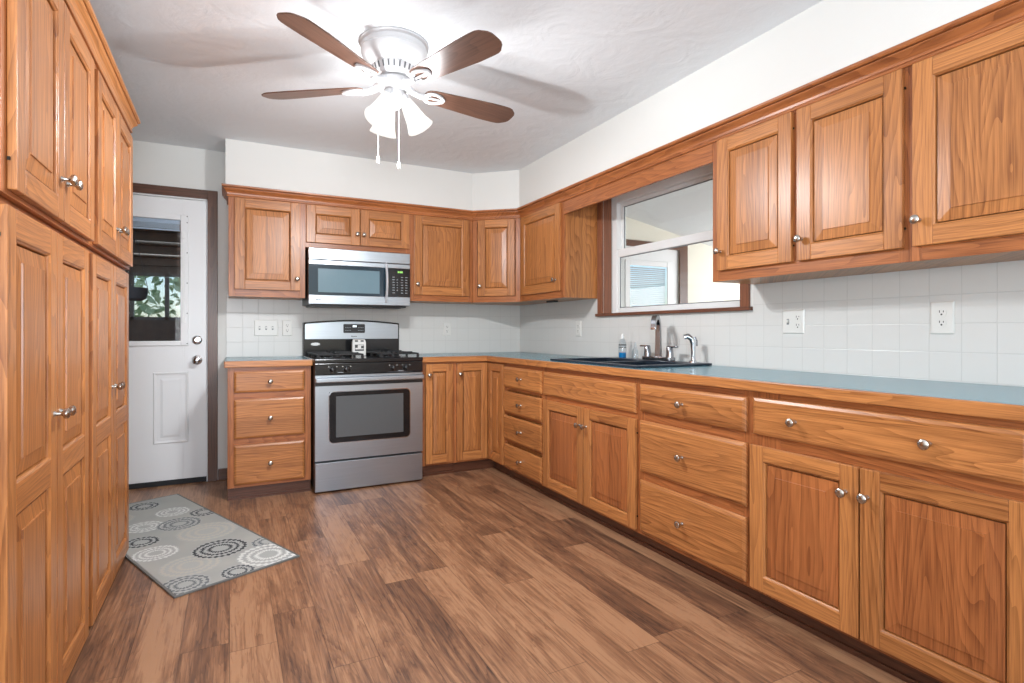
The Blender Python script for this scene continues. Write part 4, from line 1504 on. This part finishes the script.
for th in (8, 128, 248):
    wa = radians(th) - YAW
    ca, sa = cos(wa), sin(wa)
    neck = Vector((0.052 * ca, 0.052 * sa, -0.262))
    mouth = Vector((0.122 * ca, 0.122 * sa, -0.385))
    ax = (mouth - neck)
    L = ax.length
    T = Matrix.Translation(neck) @ ax.to_track_quat('Z', 'Y').to_matrix().to_4x4()
    q = MB(); q.lathe([(0.020, -0.028), (0.024, -0.020), (0.024, 0.008), (0.021, 0.012)], 18, T)
    hol = q.build('lamp_holder', 'fan_white', fan, smooth=True)
    q = MB()
    q.lathe([(0.026, 0.002), (0.031, 0.018), (0.037, 0.045), (0.043, 0.075), (0.050, 0.105), (0.059, 0.128), (0.064, L)], 28, T, cap0=False, cap1=False)
    sh = q.build('lamp_shade', 'frosted_shade', hol, smooth=True)
    q = MB(); q.lathe([(0.010, 0.012), (0.016, 0.035), (0.021, 0.060), (0.017, 0.080), (0.006, 0.088)], 16, T)
    q.build('bulb', 'bulb_glow', hol, smooth=True)
    pl_ = bpy.data.lights.new('bulb_light', 'POINT')
    pl_.energy = BULB_W
    pl_.color = (0.94, 0.97, 1.0)
    pl_.shadow_soft_size = 0.02
    po = bpy.data.objects.new('bulb_light', pl_)
    COL.objects.link(po)
    po.location = Vector((FX, FY, H)) + neck + ax * 0.97
for (du, bot, top) in ((0.022, 1.900, 2.160), (-0.075, 1.925, 2.14)):
    cx_ = du * cos(YAW); cy_ = -du * sin(YAW)
    q = MB(); q.tube([(cx_, cy_, top - H), (cx_, cy_, bot - H)], 0.0008, 6)
    ch = q.build('pull_chain', 'fan_white', fan)
    q = MB(); q.lathe([(0.002, 0.004), (0.006, 0.0), (0.0075, -0.018), (0.006, -0.030), (0.002, -0.032)], 12, Matrix.Translation((cx_, cy_, bot - H)))
    q.build('pull', 'fan_white', ch, smooth=True)

# ------------------------------------------------------------------ sun room beyond the window
SX1 = 6.0
b = MB(); b.box(R + WT, SX1 + WT, 0.8, D + WT, -0.08, 0.0)
struct(b.build('sun_room_floor', 'vinyl_plank'))
zc = lambda x: 2.325 - 0.184 * (x - 3.758)
b = MB()
xa, xb = R + WT, SX1 + WT
b.add([(xa, 0.8, zc(xa)), (xb, 0.8, zc(xb)), (xb, D + WT, zc(xb)), (xa, D + WT, zc(xa)), (xa, 0.8, zc(xa) + .06), (xb, 0.8, zc(xb) + .06), (xb, D + WT, zc(xb) + .06), (xa, D + WT, zc(xa) + .06)],
      [(0, 1, 2, 3), (7, 6, 5, 4), (0, 4, 5, 1), (1, 5, 6, 2), (2, 6, 7, 3), (3, 7, 4, 0)])
struct(b.build('sun_room_ceiling', 'ceiling_plaster'))
sdx0, sdx1 = 3.62, 4.50
b = MB()
b.box(R + WT, sdx0, D, D + WT, 0, 2.55); b.box(sdx1, SX1, D, D + WT, 0, 2.32); b.box(sdx0, sdx1, D, D + WT, 2.03, 2.38)
struct(b.build('wall_sun_room_back', 'cream_paint'))
b = MB()
b.box(SX1, SX1 + WT, 0.8, 1.6, 0, 2.0); b.box(SX1, SX1 + WT, 4.4, D, 0, 2.0); b.box(SX1, SX1 + WT, 1.6, 4.4, 0, 0.8)
struct(b.build('wall_sun_room_right', 'cream_paint'))
b = MB(); b.box(R + WT, SX1, 0.8 - WT, 0.8, 0, 2.55)
struct(b.build('wall_sun_room_front', 'cream_paint'))
b = MB()
b.box(sdx1 - 0.01, sdx1 + 0.11, D - 0.018, D, 0, 2.085, 0); b.box(sdx0 - 0.07, sdx0, D - 0.018, D, 0, 2.085, 0); b.box(sdx0, sdx1 - 0.01, D - 0.018, D, 2.018, 2.085, 1)
struct(b.build('trim_4', ['walnut_upright', 'walnut_level'], bevel=0.003))
sd = bpy.data.objects.new('door_2', None)
COL.objects.link(sd); sd.location = (0, D + 0.01, 0); struct(sd)
b = MB()
b.box(sdx0, 3.74, 0, .04, 0.01, 2.02); b.box(4.38, sdx1 - 0.012, 0, .04, 0.01, 2.02); b.box(3.74, 4.38, 0, .04, 1.86, 2.02); b.box(3.74, 4.38, 0, .04, 0.01, 0.95)
b.build('door_slab', 'white_paint', sd)
b = MB()
b.box(3.735, 3.80, -.014, 0, 0.92, 1.875); b.box(4.32, 4.385, -.014, 0, 0.92, 1.875); b.box(3.80, 4.32, -.014, 0, 1.82, 1.875); b.box(3.80, 4.32, -.014, 0, 0.92, 0.98)
b.build('lite_frame', 'white_paint', sd, bevel=0.004)
b = MB(); b.box(3.80, 4.32, 0.006, 0.010, 0.98, 1.82)
b.build('door_glass', 'pane', sd)
b = MB()
for k in range(38):
    z = 0.99 + k * 0.0216
    b.add([(3.80, 0.016, z), (4.32, 0.016, z), (4.32, 0.030, z + 0.017), (3.80, 0.030, z + 0.017)], [(0, 1, 2, 3)])
b.build('door_blind', 'blind_white', sd)

# ------------------------------------------------------------------ porch behind the back door
PY1 = 7.5
b = MB(); b.box(-2.6, 1.4, D + WT, PY1 + .1, -0.20, -0.06)
struct(b.build('porch_floor', 'porch_dark'))
b = MB()
def roofz(y):
    return 2.50 - 0.56 * (y - D - WT) / (PY1 - D - WT)
ya, yb = D + WT, PY1
b.add([(-2.6, ya, roofz(ya)), (1.4, ya, roofz(ya)), (1.4, yb, roofz(yb)), (-2.6, yb, roofz(yb)), (-2.6, ya, roofz(ya) + .05), (1.4, ya, roofz(ya) + .05), (1.4, yb, roofz(yb) + .05), (-2.6, yb, roofz(yb) + .05)],
      [(0, 1, 2, 3), (7, 6, 5, 4), (0, 4, 5, 1), (1, 5, 6, 2), (2, 6, 7, 3), (3, 7, 4, 0)])
for k in range(7):
    yy = D + WT + 0.25 + k * 0.40
    b.box(-2.6, 1.4, yy, yy + 0.05, roofz(yy) - 0.09, roofz(yy) - 0.005)
struct(b.build('porch_ceiling', 'porch_wood'))
pw0, pw1, pz0, pz1 = -1.00, -0.25, 1.24, 1.78
b = MB()
b.box(-2.6, pw0, PY1, PY1 + .1, -0.06, 1.97); b.box(pw1, 1.4, PY1, PY1 + .1, -0.06, 1.97); b.box(pw0, pw1, PY1, PY1 + .1, -0.06, pz0); b.box(pw0, pw1, PY1, PY1 + .1, pz1, 1.97)
struct(b.build('wall_porch_back', 'porch_wood'))
b = MB(); b.box(-2.7, -2.6, D + WT, PY1, -0.06, 2.55)
struct(b.build('wall_porch_left', 'porch_wood'))
b = MB(); b.box(1.4, 1.5, D + WT, PY1, -0.06, 2.55)
struct(b.build('wall_porch_right', 'porch_wood'))
pwn = bpy.data.objects.new('window_2', None)
COL.objects.link(pwn); pwn.location = (0, PY1, 0); struct(pwn)
b = MB()
xm = -0.645
b.box(pw0, pw0 + .035, -0.01, .06, pz0, pz1); b.box(pw1 - .035, pw1, -0.01, .06, pz0, pz1); b.box(xm - .02, xm + .02, -0.01, .06, pz0, pz1)
b.box(pw0, pw1, -0.01, .06, pz1 - .035, pz1); b.box(pw0, pw1, -0.01, .06, pz0, pz0 + .035)
b.build('window_frame', 'screen_grey', pwn)
b = MB(); b.box(pw0 + .035, pw1 - .035, 0.02, 0.024, pz0 + .035, pz1 - .035)
b.build('pane', 'pane', pwn)
# hanging basket on the porch
hb = thing('hanging_basket', (-0.80, 6.3, 1.48), 'dark hanging basket on the porch, seen through the back door glass', 'planter')
b = MB(); b.lathe([(0.05, -0.08), (0.09, -0.06), (0.105, 0.0), (0.106, 0.04), (0.098, 0.045)], 18)
b.build('bowl', 'basket', hb, smooth=True)
for k in range(3):
    a = 2 * pi * k / 3
    q = MB(); q.tube([(0.102 * cos(a), 0.102 * sin(a), 0.04), (0, 0, 0.55), (0, 0, roofz(6.3) - 1.48 - 0.0)], 0.003, 5)
    q.build('hanger', 'basket', hb)
# greenery outside
b = MB(); b.box(-9, 8, PY1 + 0.2, 16, -0.35, -0.25)
struct(b.build('ground', 'grass'))
b = MB()
rr_ = random.Random(5)
for k in range(9000):
    x, z = rr_.uniform(-5, 3), rr_.uniform(-0.25, 4.6)
    y = 11.5 + rr_.uniform(-0.7, 0.7) + 0.6 * sin(x * 2.1) + 0.5 * sin(z * 3 + x)
    s_ = rr_.uniform(0.05, 0.11)
    d1 = Vector((rr_.uniform(-1, 1), rr_.uniform(-1, 1), rr_.uniform(-1, 1))).normalized()
    d2 = d1.cross(Vector((rr_.uniform(-1, 1), rr_.uniform(-1, 1), rr_.uniform(-1, 1)))).normalized()
    p = Vector((x, y, z))
    b.add([p - d1 * s_, p + d2 * s_ * .5, p + d1 * s_, p - d2 * s_ * .5], [(0, 1, 2, 3)])
o = b.build('hedge', 'leaf')
o['kind'] = 'stuff'
tag(o, 'bright green foliage outside, seen through the back door and porch window', 'foliage')
